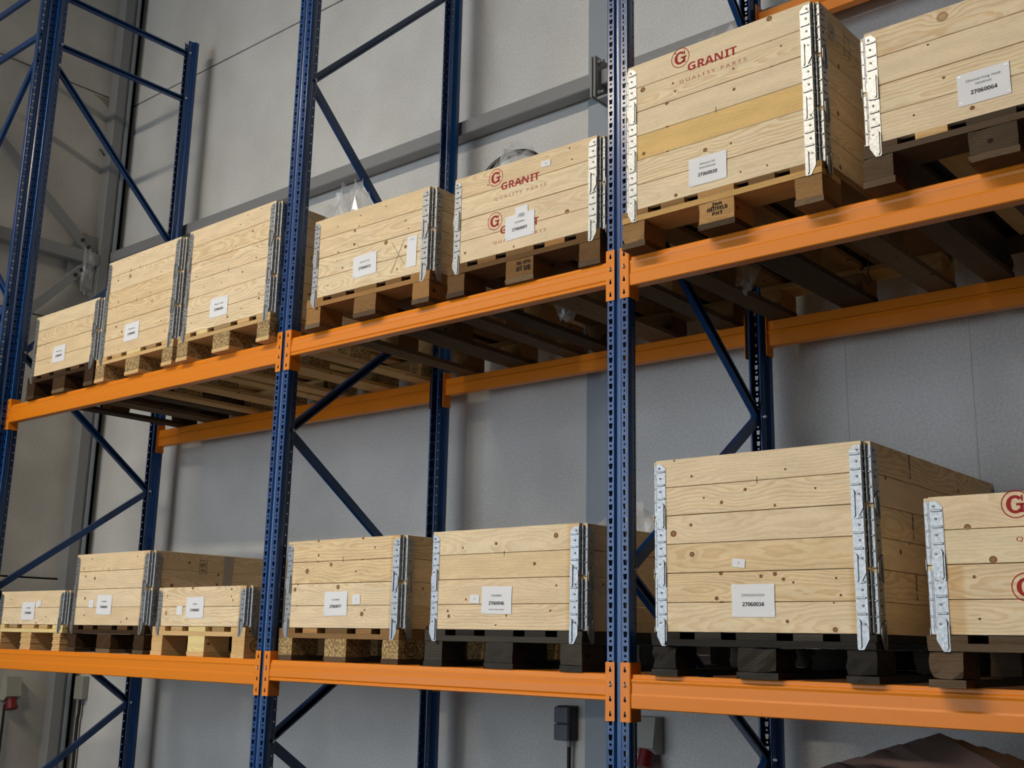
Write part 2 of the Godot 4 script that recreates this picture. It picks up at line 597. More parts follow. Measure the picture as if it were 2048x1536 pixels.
func make_rail(length: float, h: float) -> ArrayMesh:
	var b := MB.new()
	b.xf = Transform3D(Basis(Vector3(0, 0, 1), Vector3.UP, Vector3(1, 0, 0)), Vector3.ZERO)    # outline x -> z, extrusion -> x
	var p: PackedVector2Array
	if h > 0.1:
		p = PackedVector2Array([Vector2(-0.050, 0.002), Vector2(-0.048, 0), Vector2(-0.008, 0), Vector2(-0.005, 0.003), Vector2(-0.004, 0.045), Vector2(-0.0065, 0.052), Vector2(-0.0065, 0.085), Vector2(-0.0045, 0.093), Vector2(-0.0055, 0.098), Vector2(-0.011, 0.102), Vector2(-0.011, 0.111), Vector2(-0.0135, 0.115), Vector2(-0.048, 0.115), Vector2(-0.050, 0.113), Vector2(-0.050, 0.072), Vector2(-0.058, 0.064), Vector2(-0.058, 0.060), Vector2(-0.050, 0.050)])
	else:
		p = PackedVector2Array([Vector2(-0.050, 0.002), Vector2(-0.048, 0), Vector2(-0.008, 0), Vector2(-0.005, 0.003), Vector2(-0.005, 0.010), Vector2(-0.008, 0.014), Vector2(-0.004, 0.020), Vector2(-0.004, 0.050), Vector2(-0.007, 0.055), Vector2(-0.006, 0.072), Vector2(-0.009, 0.080), Vector2(-0.011, 0.089), Vector2(-0.014, 0.092), Vector2(-0.048, 0.092), Vector2(-0.050, 0.090), Vector2(-0.050, 0.060), Vector2(-0.056, 0.052), Vector2(-0.050, 0.042)])
	b.prism(p, 0.0, length)
	return b.done()

func beam(label: String, x0: float, x1: float, y: float, h: float, rear: bool, group: String) -> void:
	var t := thing("rack_beam", label, "rack beam", Vector3(x0, y, REAR if rear else 0.0), 0.0, group)
	var length := x1 - x0
	var turn := Transform3D(Basis(Vector3.UP, PI), Vector3(length, 0, 0)) if rear else Transform3D.IDENTITY
	part("rail", make_rail(length - 0.109, h), M.orange, t, turn * Transform3D(Basis.IDENTITY, Vector3(0.0545, LOAD - h, 0)))
	for e in 2:
		var c := part("connector", conn_mesh[e], M.orange, t, turn * Transform3D(Basis.IDENTITY, Vector3(length * e, 0, 0)))
		part("safety_pin", pin_mesh, M.bolt, c, Transform3D(Basis.IDENTITY, Vector3(0.031 * (1 - 2 * e), 0.122, 0.001)))

# ------------------------------------------------------------------ collars
var hinge_mesh: ArrayMesh
var g_mark: ArrayMesh
var rivet_mesh: ArrayMesh
var hinge_pin: ArrayMesh
var long_board: Array
var side_board: Array
var staple_mesh: ArrayMesh
var side_mats := []
var wood := {}

func make_hinge() -> ArrayMesh:
	var b := MB.new()
	var out := [Vector2(-0.062, 0), Vector2(-0.062, 0.0016), Vector2(-0.0250, 0.0016), Vector2(-0.0226, 0.0006), Vector2(-0.0216, -0.0018), Vector2(-0.0216, -0.0195)]
	var hgt := CH - 0.014
	for side in 2:
		# the second leaf is the first mirrored in the corner's diagonal
		b.xf = Transform3D.IDENTITY if side == 0 else Transform3D(Basis(Vector3(0, 0, 1), Vector3.UP, Vector3(1, 0, 0)), Vector3.ZERO)
		for i in out.size() - 1:
			var p: Vector2 = out[i]
			var q: Vector2 = out[i + 1]
			var e := (q - p).normalized()
			var top := hgt
			if i == 1:      # leaf with its upper outer corner cut off
				var nn := Vector3(0, 0, 1)
				b.quad(Vector3(p.x, 0.004, p.y), Vector3(q.x, 0.004, q.y), Vector3(q.x, hgt, q.y), Vector3(p.x + 0.016, hgt, p.y), nn)
				b.tri(Vector3(p.x, 0.004, p.y), Vector3(p.x + 0.016, hgt, p.y), Vector3(p.x, hgt - 0.016, p.y), nn)
				continue
			if i == 0:
				top = hgt - 0.016
			b.quad(Vector3(p.x, 0.004, p.y), Vector3(q.x, 0.004, q.y), Vector3(q.x, top, q.y), Vector3(p.x, top, p.y), Vector3(-e.y, 0, e.x))
		for y in [0.155, 0.108, 0.060]:      # pressed ribs, on the leaf and round the fold
			b.box(Vector3(-0.060, y - 0.0034, 0.0008), Vector3(-0.028, y + 0.0034, 0.0046), 0.0016)
			b.box(Vector3(-0.0222, y - 0.011, -0.0185), Vector3(-0.0186, y - 0.005, -0.003), 0.0014)
		for y3 in [0.170, 0.122, 0.074, 0.034]:
			b.tube([Vector3(-0.0222, y3, -0.011), Vector3(-0.0196, y3, -0.011)], 0.0030, 6)
		# the foot that reaches down over the piece below
		b.prism(PackedVector2Array([Vector2(-0.0615, 0.028), Vector2(-0.0615, -0.042), Vector2(-0.059, -0.046), Vector2(-0.042, -0.046), Vector2(-0.038, -0.040), Vector2(-0.0235, -0.014), Vector2(-0.0235, 0.018), Vector2(-0.034, 0.028)]), 0.0028, 0.0044)
		b.prism(PackedVector2Array([Vector2(-0.0565, 0.036), Vector2(-0.0565, -0.036), Vector2(-0.052, -0.042), Vector2(-0.0475, -0.036), Vector2(-0.0475, 0.036), Vector2(-0.052, 0.044)]), 0.0030, 0.0080, true)
	b.xf = Transform3D.IDENTITY
	return b.done()

func make_collar_meshes() -> void:
	hinge_mesh = make_hinge()
	g_mark = make_g()
	var rv := MB.new()
	for side in 2:
		rv.xf = Transform3D.IDENTITY if side == 0 else Transform3D(Basis(Vector3(0, 0, 1), Vector3.UP, Vector3(1, 0, 0)), Vector3.ZERO)
		for q2 in [[-0.036, 0.168], [-0.040, 0.132], [-0.040, 0.085], [-0.036, 0.030]]:
			rv.tube([Vector3(q2[0], q2[1], 0.001), Vector3(q2[0], q2[1], 0.0046)], 0.0038, 8)
	rivet_mesh = rv.done()
	var p := MB.new()
	for k in 7:      # knuckles
		p.tube([Vector3(-0.0165, 0.006 + k * 0.0265, -0.0165), Vector3(-0.0165, 0.031 + k * 0.0265, -0.0165)], 0.0052 if k % 2 == 0 else 0.0046, 8)
	p.box(Vector3(-0.0216, 0.006, -0.0190), Vector3(-0.0165, CH - 0.012, -0.0175))
	p.box(Vector3(-0.0190, 0.006, -0.0216), Vector3(-0.0175, CH - 0.012, -0.0165))
	hinge_pin = p.done()
	var bh := CH * 0.5
	for j in 2:
		var b := MB.new()
		b.uo = Vector2(-0.022, -CH)
		b.us = Vector2(1.0 / (CW - 0.044), -1.0 / CH)
		b.box(Vector3(0.022, j * bh + 0.0010, -0.021), Vector3(CW - 0.022, (j + 1) * bh - 0.0010, -0.0005), 0.0014)
		long_board.append(b.done())
		var s := MB.new()
		s.grain = 2
		s.uo = Vector2(CD - 0.022, -CH)
		s.us = Vector2(1.0 / (CD - 0.044), -1.0 / CH)
		s.box(Vector3(-0.021, j * bh + 0.0010, -CD + 0.022), Vector3(-0.0005, (j + 1) * bh - 0.0010, -0.022), 0.0014)
		side_board.append(s.done())
	staple_mesh = boxmesh(Vector3(-0.0008, -0.011, -0.002), Vector3(0.0008, 0.011, 0.0004))

func parse_knots(s: String) -> Array:
	var l := []
	for k in s.split(" ", false):
		var f := k.split_floats(",")
		l.append(Vector3(f[0] - 22.0, f[1], f[2]))
	return l

func paper_mesh(w: float, h: float, sd: int, curl := 0.004) -> ArrayMesh:
	var b := MB.new()
	var f := FastNoiseLite.new()
	f.seed = sd
	f.frequency = 0.9
	var nx := 8
	var ny := 6
	var pt := func(i: int, j: int) -> Vector3:
		var u := float(i) / nx - 0.5
		var v := float(j) / ny - 0.5
		var edge := maxf(absf(u) * 2.0 - 0.5, 0.0) * maxf(0.9 - absf(v) * 2.0, 0.0)
		return Vector3(u * w - signf(u) * edge * curl * 0.8 * absf(f.get_noise_2d(signf(u) * 5.0, v * 1.5)) * 2.0, v * h, 0.0006 + edge * curl * (0.6 + 0.8 * f.get_noise_2d(u * 2.0 + 3.0, v * 2.0)))
	for i in nx:
		for j in ny:
			var a: Vector3 = pt.call(i, j)
			var c: Vector3 = pt.call(i + 1, j)
			var d: Vector3 = pt.call(i + 1, j + 1)
			var e: Vector3 = pt.call(i, j + 1)
			var nn := (c - a).cross(e - a).normalized()
			b.quad(a, c, d, e, nn)
	b.box(Vector3(-w * 0.47, -h * 0.46, 0.0), Vector3(w * 0.47, h * 0.46, 0.0005))
	return b.done()

func ring_mesh(r0: float, r1: float, z: float) -> ArrayMesh:
	var b := MB.new()
	for k in 48:
		var a := TAU * k / 48.0
		var c := TAU * (k + 1) / 48.0
		var p := Vector3(cos(a), sin(a), 0)
		var q := Vector3(cos(c), sin(c), 0)
		var o := Vector3(0, 0, z)
		b.quad(p * r0 + o, p * r1 + o, q * r1 + o, q * r0 + o, Vector3(0, 0, 1))
		b.quad(p * r1 + o, q * r1 + o, q * r1, p * r1, p)
	return b.done()

func make_g() -> ArrayMesh:      # the heavy slab-serif G inside the ring
	var b := MB.new()
	var n := 28
	for k in n:
		var pts := []
		for e in [k, k + 1]:
			var a := deg_to_rad(42.0 + (318.0 - 42.0) * e / n)
			var d := Vector2(cos(a), sin(a))
			var fat := 0.0085 + 0.0045 * absf(d.x)
			pts.append(Vector3(d.x * 0.0245, d.y * 0.0255, 0.0003))
			pts.append(Vector3(d.x * (0.0245 - fat), d.y * (0.0255 - 0.0085), 0.0003))
		b.quad(pts[0], pts[1], pts[3], pts[2], Vector3(0, 0, 1))
	for r in [Rect2(0.0125, -0.0225, 0.0095, 0.0215), Rect2(0.0025, -0.0035, 0.0245, 0.0065), Rect2(0.0165, 0.0085, 0.0045, 0.0170)]:
		b.box(Vector3(r.position.x, r.position.y, 0), Vector3(r.end.x, r.end.y, 0.0003))
	return b.done()

func logo(c: Node3D, dx := 0.0, dy := 0.0) -> void:      # the red mark printed on a collar's front
	var o := part("logo_print", ring_mesh(0.0362, 0.0392, 0.0002), M.red_ink, c, Transform3D(Basis.IDENTITY, Vector3(0.258 + dx, 0.159 + dy, -0.0004)))
	part("lettering", g_mark, M.red_ink, o, Transform3D(Basis.IDENTITY, Vector3(-0.001, -0.0005, 0.0)))
	letters("GRANIT", 0.0315, M.red_ink, o, Vector3(0.132, -0.050, 0.0), 0.203, false, true)
	letters("Q U A L I T Y   P A R T S", 0.0125, M.red_ink, o, Vector3(0.133, -0.097, 0.0), 0.276)

func sheet(c: Node3D, u: float, v: float, lines: Array, number: String, sd: int, tilt := 0.0, under := "") -> void:
	var o := part("paper_sheet", paper_mesh(0.155, 0.105, sd), M.paper, c, Transform3D(Basis(Vector3(0, 0, 1), tilt), Vector3(u, v, 0.0008)))
	o.set_meta("label", "white sheet printed " + number)
	var y := 0.017 if lines.size() == 1 else 0.024
	for l in lines:
		letters(l, 0.0075, M.grey_ink, o, Vector3(0, y, 0.0012), 0.0, false, false)
		y -= 0.0145
	letters(number, 0.0128, M.ink, o, Vector3(0, -0.012 if lines.size() == 1 else -0.016, 0.0012), 0.078, false, true)
	if under:
		letters(under, 0.0040, M.grey_ink, o, Vector3(0, -0.036, 0.0012), 0.078)
	var st := MB.new()
	for q in [[-0.069, 0.043], [0.069, 0.043], [-0.069, -0.043], [0.069, -0.043]]:
		st.box(Vector3(q[0] - 0.004, q[1] - 0.0007, 0.001), Vector3(q[0] + 0.004, q[1] + 0.0007, 0.0026))
	part("paper_staple", st.done(), M.bolt, o)

func sticker(c: Node3D, u: float, v: float, w: float, h: float, sd: int, tilt := 0.0, text := "") -> void:
	var o := part("sticker", paper_mesh(w, h, sd, 0.002), M.paper, c, Transform3D(Basis(Vector3(0, 0, 1), tilt), Vector3(u, v, 0.0008)))
	if text:
		letters(text, 0.008, M.grey_ink, o, Vector3(0, 0, 0.0008))

func collar(at: Vector3, turn: float, label: String, front: Material, sd: int) -> Node3D:
	var t := thing("pallet_collar", label, "pallet collar", at, turn, "hinged wooden collars stacked into crates")
	var r := RandomNumberGenerator.new()
	r.seed = sd
	for j in 2:
		part("board", long_board[j], front, t)
		part("board", long_board[j], side_mats[r.randi() % side_mats.size()], t, Transform3D(Basis(Vector3.UP, PI), Vector3(CW, 0, -CD)))
		part("board", side_board[j], side_mats[r.randi() % side_mats.size()], t, Transform3D(Basis.IDENTITY, Vector3(CW, 0, 0)))
		part("board", side_board[j], side_mats[r.randi() % side_mats.size()], t, Transform3D(Basis(Vector3.UP, PI), Vector3(0, 0, -CD)))
	for k in 4:
		var corner: Vector3 = [Vector3(CW, 0, 0), Vector3(CW, 0, -CD), Vector3(0, 0, -CD), Vector3(0, 0, 0)][k]
		var h := part("hinge", hinge_mesh, M.zinc, t, Transform3D(Basis(Vector3.UP, PI * 0.5 * k), corner))
		part("hinge_pin", hinge_pin, M.zinc, h)
		part("rivets", rivet_mesh, M.rivet, h).set_meta("kind", "stuff")
	if sd % 3 > 0:
		part("joint_staple", staple_mesh, M.dark, t, Transform3D(Basis.IDENTITY, Vector3(CW * 0.5 + r.randf_range(-0.03, 0.03), CH * 0.5 + r.randf_range(-0.004, 0.006), 0)))
	return t

# ------------------------------------------------------------------ pallets
var pallet_meshes := {}

func rough_box(mn: Vector3, mx: Vector3, amount: float, sd: int, grain: int) -> ArrayMesh:
	var key := "%s%s%s%d%d" % [mn, mx, amount, sd, grain]
	if pallet_meshes.has(key):
		return pallet_meshes[key]
	var b := MB.new()
	b.grain = grain
	var r := RandomNumberGenerator.new()
	r.seed = sd
	b.uo = Vector2(r.randf() * 3.0, r.randf() * 3.0)
	b.us = Vector2(1.0, 4.0)
	if amount < 0.0005:
		b.box(mn, mx, 0.002)
	else:
		var f := FastNoiseLite.new()
		f.seed = sd
		f.frequency = 14.0
		f.fractal_octaves = 3
		var size := mx - mn
		var div := Vector3i(maxi(3, int(size.x / 0.035)), maxi(2, int(size.y / 0.022)), maxi(3, int(size.z / 0.045)))
		if div.x > 14: div.x = 14
		if div.z > 14: div.z = 14
		var mid := (mn + mx) * 0.5
		var bend := func(p: Vector3) -> Vector3:
			var q := (p - mid) / (size * 0.5)
			var edges := 0
			for ax in 3:
				if absf(q[ax]) > 0.99:
					edges += 1
			var cut := 0.0 if edges < 2 else (0.35 if edges == 2 else 0.8)
			var k := f.get_noise_3d(p.x, p.y, p.z)
			var inward := -(p - mid).normalized()
			return p + inward * amount * (absf(k) * 0.9 + cut * (0.5 + k)) + Vector3(f.get_noise_3d(p.z, p.x, p.y + 9.0), 0, f.get_noise_3d(p.y, p.z + 5.0, p.x)) * amount * 0.5
		for ax in 3:
			var bx := (ax + 1) % 3
			var cx := (ax + 2) % 3
			for side in 2:
				for i in div[bx]:
					for j in div[cx]:
						var q := []
						for k in [[0, 0], [1, 0], [1, 1], [0, 1]]:
							var p := Vector3.ZERO
							p[ax] = mx[ax] if side == 1 else mn[ax]
							p[bx] = mn[bx] + size[bx] * (i + k[0]) / div[bx]
							p[cx] = mn[cx] + size[cx] * (j + k[1]) / div[cx]
							q.append(bend.call(p))
						var out := Vector3.ZERO
						out[ax] = side * 2 - 1
						for tr in [[0, 1, 2], [0, 2, 3]]:
							var nn: Vector3 = (q[tr[1]] - q[tr[0]]).cross(q[tr[2]] - q[tr[0]])
							if nn.dot(out) < 0.0:
								nn = -nn
							b.tri(q[tr[0]], q[tr[1]], q[tr[2]], nn.normalized())
	pallet_meshes[key] = b.done()
	return pallet_meshes[key]

# tone: planks; block: "wood", "chip" or "runner"; wear in metres
func pallet(label: String, at: Vector3, turn: float, tone: String, block: String, wear: float, sd: int, odd := -1, edge := "", group := "pallets on the rack beams") -> Node3D:
	var t := thing("pallet", label, "pallet", at, turn, group)
	var m: Material = M.tone[tone]
	var x0 := [0.0, 0.171, 0.3275, 0.529, 0.685]      # five deck boards
	var ww := [0.115, 0.10, 0.145, 0.10, 0.115]
	for i in 5:
		var k := sd % 3
		part("deck_board", rough_box(Vector3(x0[i], 0.122, -1.2), Vector3(x0[i] + ww[i], 0.1435, 0), wear * 0.25, 100 + i + k * 10, 2), M.tone.pale if i == odd else M.tints[tone][(i * 3 + sd) % 4], t)
	for i in 3:
		var z: float = [-0.145, -0.6725, -1.2][i]
		part("stringer_board", rough_box(Vector3(0, 0.100, z), Vector3(0.8, 0.1218, z + 0.145), wear * 0.3, 200 + i + (sd % 3) * 10, 0), M.tints[tone][(i + sd) % 4] if edge == "" else M.tone[edge], t)
	var bx := [0.0, 0.3275, 0.70]
	var bw := [0.10, 0.145, 0.10]
	if block == "runner":      # full-length runners glued up from thin layers
		for i in 3:
			var b := MB.new()
			b.grain = 2
			b.us = Vector2(1.0, 4.0)
			for k in 8:
				var j := 0.0015 * ((k * 7 + i * 3) % 3)
				b.uo = Vector2(k * 0.37, k * 0.21)
				b.box(Vector3(bx[i] + j, k * 0.0124, -1.2 + j), Vector3(bx[i] + bw[i] * 0.85 - j, k * 0.0124 + 0.0121, -j), 0.0015)
			part("runner", b.done(), m, t)
		return t
	for i in 3:
		for k in 3:
			var z2: float = [-0.145, -0.6725, -1.2][k]
			var bm: Material = M.chip if block == "chip" else M.tints[tone][(i * 2 + k + sd) % 4]
			part("block", rough_box(Vector3(bx[i], 0.0222, z2), Vector3(bx[i] + bw[i], 0.0998, z2 + 0.145), wear, 300 + i * 3 + k + (sd % 4) * 20, 0), bm, t)
		part("bottom_board", rough_box(Vector3(bx[i] - 0.002, 0.0, -1.2), Vector3(bx[i] + bw[i] + 0.002, 0.022, 0.002), wear * 0.4, 400 + i + (sd % 3) * 10, 2), M.tints.grey[(i + sd) % 4] if tone in ["honey", "tan", "brown"] else m, t)
	return t

func stamp_oval(t: Node3D, text: String, at: Vector3, turn: float, r := 0.030) -> void:
	var b := Basis(Vector3.UP, turn)
	var o := part("oval_mark", ring_mesh(r * 0.90, r, 0.0006), M.stamp, t, Transform3D(b * Basis.from_scale(Vector3(1.3, 1, 1)), at))
	letters(text, r * 0.62, M.stamp, o, Vector3(0, 0, 0.0006), r * 1.25)

# ------------------------------------------------------------------ clear film
func film_mesh(size: Vector3, sd: int, n := 14) -> ArrayMesh:
	var f := FastNoiseLite.new()
	f.seed = sd
	f.frequency = 1.3
	f.fractal_octaves = 3
	var b := MB.new()
	var at := func(i: int, j: int) -> Vector3:
		var u := float(i) / n * 2.0 - 1.0
		var v := float(j) / n * 2.0 - 1.0
		var dome := maxf(0.0, 1.0 - pow(absf(u), 1.6)) * maxf(0.0, 1.0 - pow(absf(v), 1.6))
		var h := sqrt(dome) * (0.75 + 0.6 * f.get_noise_2d(u, v))
		return Vector3(u * size.x * 0.5 + 0.12 * size.x * f.get_noise_2d(v + 7.0, u), h * size.y, v * size.z * 0.5 + 0.12 * size.z * f.get_noise_2d(u + 3.0, v))
	for i in n:
		for j in n:
			var a: Vector3 = at.call(i, j)
			var c: Vector3 = at.call(i + 1, j)
			var d: Vector3 = at.call(i + 1, j + 1)
			var e: Vector3 = at.call(i, j + 1)
			for q in [[a, c, d], [a, d, e]]:
				var nn: Vector3 = (q[1] - q[0]).cross(q[2] - q[0])
				if nn.y < 0.0:
					nn = -nn
				if nn.length() > 1e-9:
					b.tri(q[0], q[1], q[2], nn.normalized())
	return b.done()

# ------------------------------------------------------------------ the place
func _ready() -> void:
	rng.seed = 7
	set_view()
	start_wood()
	make_materials()
	build_hall()
	build_rack()
	build_crates()
	build_small()

func set_view() -> void:
	var cam := Camera3D.new()
	cam.name = "camera"
	cam.fov = 37.514
	cam.near = 0.05
	cam.far = 60.0
	cam.transform = Transform3D(Basis(Vector3(0.76528, 0.01997, -0.64339), Vector3(0.12831, 0.97473, 0.18287), Vector3(0.63079, -0.2225, 0.74337)).orthonormalized(), Vector3(2.34089, 0.26129, 3.36006))
	add_child(cam)
	cam.current = true
	var env := Environment.new()
	env.background_mode = Environment.BG_COLOR
	env.background_color = Color(0.75, 0.85, 1.0)
	env.background_energy_multiplier = 1.0
	env.tonemap_mode = Environment.TONE_MAPPER_LINEAR
	env.tonemap_exposure = 1.2
	env.sdfgi_enabled = true
	env.ssao_enabled = true
	env.ssil_enabled = true
	var we := WorldEnvironment.new()
	we.name = "environment"
	we.environment = env
	add_child(we)
	# daylight through the translucent door on the aisle's far side and the strip window beside it; lamps under the roof
	lit_window("window_1", Vector3(WALL_X + 0.03, 1.35, 6.6), Vector3(0, PI * 0.5, 0), Vector2(5.0, 4.4), Color(0.84, 0.91, 1.0), 7.0)
	lit_window("window_2", Vector3(-3.2, 1.25, SOUTH - 0.03), Vector3(0, PI, 0), Vector2(5.2, 5.2), Color(0.89, 0.95, 1.0), 55.0)
	for k in 3:
		lamp(Vector3(-4.4 + k * 2.0, 6.3, 6.4), "long white lamp under the roof, " + ["nearest the end wall", "between two others", "farthest from the end wall"][k], Color(1.0, 0.94, 0.85), 22.0)

func lit_window(called: String, at: Vector3, turn: Vector3, size: Vector2, col: Color, power: float) -> void:
	var m := mat(Color(0.8, 0.82, 0.85), 0.5)
	m.emission_enabled = true
	m.emission = col
	m.emission_energy_multiplier = minf(power, 2.5)
	var o := Node3D.new()
	o.name = called
	add_child(o)
	o.position = at
	o.rotation = turn
	o.set_meta("kind", "structure")
	var bars := MB.new()
	for k in 7:
		var x := -size.x * 0.5 + size.x * k / 6.0
		bars.box(Vector3(x - 0.03, -size.y * 0.5, -0.055), Vector3(x + 0.03, size.y * 0.5, 0.03))
	for k in 2:
		var y := -size.y * 0.5 + size.y * k
		bars.box(Vector3(-size.x * 0.5, y - 0.03, -0.055), Vector3(size.x * 0.5, y + 0.03, 0.03))
	part("glowing_window_pane", boxmesh(Vector3(-size.x * 0.5, -size.y * 0.5, -0.02), Vector3(size.x * 0.5, size.y * 0.5, 0.02)), m, o)
	part("window_frame", bars.done(), M.get("steel", mat(Color(0.4, 0.4, 0.41), 0.5)), o)
	var l := AreaLight3D.new()
	l.name = "daylight"
	l.area_size = size
	l.light_color = col
	l.light_energy = power
	l.area_normalize_energy = false
	l.area_range = 40.0
	l.area_attenuation = 2.0
	l.shadow_enabled = true
	o.add_child(l)
	l.position = Vector3(0, 0, -0.07)

func lamp(at: Vector3, label: String, col: Color, power: float) -> void:
	var t := thing("ceiling_lamp", label, "lamp", at, 0.0, "lamps under the roof")
	var m := mat(Color(0.9, 0.9, 0.88), 0.4)
	m.emission_enabled = true
	m.emission = col
	m.emission_energy_multiplier = 3.0
	part("housing", boxmesh(Vector3(-0.93, 0.0, -0.25), Vector3(0.93, 0.09, 0.25), 0.01), mat(Color(0.85, 0.85, 0.84), 0.5), t)
	part("lamp_diffuser", boxmesh(Vector3(-0.9, -0.03, -0.22), Vector3(0.9, -0.001, 0.22), 0.006), m, t)
	for s in [-0.6, 0.6]:
		part("suspension_rod", boxmesh(Vector3(s - 0.005, 0.09, -0.005), Vector3(s + 0.005, ROOF - at.y, 0.005)), mat(Color(0.3, 0.3, 0.3), 0.4), t)
	var l := AreaLight3D.new()
	l.name = "lamp_light"
	l.area_size = Vector2(1.8, 0.44)
	l.light_color = col
	l.light_energy = power * 1.05
	l.area_normalize_energy = false
	l.area_range = 40.0
	l.area_attenuation = 2.0
	l.shadow_enabled = true
	t.add_child(l)
	l.position = Vector3(0, -0.04, 0)
	l.rotation = Vector3(-PI * 0.5, 0, 0)

# crate data: name, level, x, z, turn, sheet lines, number, knots (mm from the lower left corner of the stack)
var crates := [
	{"id": "A1", "up": 1, "n": 2, "x": -4.524, "z": 0.007, "a": 0.006, "lines": ["Zitkussen hoog"], "no": "27060072", "sheet": [0.357, 0.107], "k": "354,295,3 232,68,4 74,119,3 170,184,3 560,191,3"},
	{"id": "A2", "up": 1, "n": 3, "x": -3.699, "z": 0.012, "a": 0.014, "lines": ["Zitkussen laag"], "no": "27060002", "sheet": [0.351, 0.113], "k": "277,493,7 274,459,9 144,456,6 411,598,6 80,332,4 171,321,5 537,260,5 174,169,6 241,129,6 645,126,4 512,312,4 69,50,3 222,26,3 695,56,4 330,80,3 600,420,3"},
	{"id": "A3", "up": 1, "n": 3, "x": -2.846, "z": 0.030, "a": 0.009, "lines": ["Zitkussen traktor"], "no": "27060026", "sheet": [0.352, 0.103], "k": "33,519,5 598,463,5 543,564,3 485,526,3 657,573,3 155,480,3 459,410,3 640,312,4 532,257,5 118,312,4 269,274,3 355,233,3 199,240,3 644,373,3 688,113,4 689,87,6 548,60,4 433,34,6 110,55,3"},
	{"id": "13", "up": 1, "n": 2, "x": -1.761, "z": 0.044, "a": -0.020, "lines": ["Zetel IHC 523"], "no": "27060013", "sheet": [0.383, 0.104], "k": "304,287,6 305,219,6 337,355,3 183,333,3 504,360,3 633,262,4 653,220,3 332,304,3 196,203,4 514,184,9 640,138,7 191,162,3 593,42,4 135,52,3 232,119,4"},
	{"id": "01", "up": 1, "n": 2, "x": -0.876, "z": 0.006, "a": -0.012, "lines": ["STUURWIEL"], "no": "27060001", "sheet": [0.391, 0.100], "k": "632,104,9 91,43,5 360,15,4 643,372,3 655,321,3 212,323,3"},
	{"id": "30", "up": 1, "n": 3, "x": 0.072, "z": 0.061, "a": 0.010, "lines": ["Zitkussen IHC", "internationale"], "no": "27060030", "sheet": [0.365, 0.083], "k": "90,477,9 623,577,9 233,425,4 196,389,6 477,355,5 477,434,4 92,217,6 356,157,7 460,153,4 231,16,6 495,36,3 597,33,3 224,460,4 235,578,4 664,457,3"},
	{"id": "64", "up": 1, "n": 2, "x": 1.013, "z": 0.076, "a": 0.0, "lines": ["Zitkussen hoog  Fendt", "Dieselross"], "no": "27060064", "sheet": [0.383, 0.097], "k": "267,157,4 345,32,6 168,61,3 276,362,15 55,8,3 226,283,3"},
	{"id": "L1", "up": 0, "n": 1, "x": -4.642, "z": -0.030, "a": 0.0, "lines": ["STUURWIEL"], "no": "27060005", "sheet": [0.376, 0.080], "k": "480,12,5 589,46,4 150,150,4"},
	{"id": "L2", "up": 0, "n": 2, "x": -3.787, "z": -0.030, "a": 0.018, "lines": ["STUURWIEL"], "no": "27060051", "sheet": [0.368, 0.111], "k": "184,364,4 105,314,4 658,363,4 662,401,4 135,269,6 236,256,8 164,55,5 610,37,6 555,19,4 154,147,7"},
	{"id": "L3", "up": 0, "n": 1, "x": -2.950, "z": -0.040, "a": 0.018, "lines": ["ZITTING"], "no": "27060062", "sheet": [0.361, 0.093], "k": "329,190,7 105,152,4 659,180,5 662,145,4 675,128,4 104,67,11"},
	{"id": "17", "up": 0, "n": 2, "x": -1.922, "z": -0.045, "a": 0.014, "lines": ["STUURWIEL"], "no": "27060017", "sheet": [0.380, 0.107], "k": "169,253,10 244,324,5 334,279,8 503,245,4 389,179,9 88,172,8 107,194,3 571,78,4 554,62,9 239,391,7 541,390,7 620,345,4"},
	{"id": "46", "up": 0, "n": 2, "x": -0.956, "z": -0.017, "a": 0.008, "lines": ["STUURWIEL"], "no": "27060046", "sheet": [0.380, 0.114], "k": "668,350,9 369,332,6 191,322,4 565,248,6 673,165,4 119,73,5 126,53,6 646,73,4 430,55,4 377,19,3 217,118,4"},
	{"id": "34", "up": 0, "n": 3, "x": 0.153, "z": 0.010, "a": 0.005, "lines": ["ZITKUSSEN ROOD"], "no": "27060034", "sheet": [0.390, 0.103], "k": "98,584,3 167,524,4 372,464,5 214,447,3 282,427,5 478,405,4 161,358,5 91,331,10 164,258,8 273,193,6 470,186,6 255,111,6 519,520,3 621,451,3 499,169,5 533,158,3 508,37,5 667,13,7 666,95,3 690,117,3 677,169,3 420,180,5"},
	{"id": "R", "up": 0, "n": 2, "x": 1.122, "z": 0.064, "a": 0.0, "lines": [], "no": "", "sheet": [], "k": "129,300,8 193,207,9 145,45,3 138,161,4 41,13,4"},
]

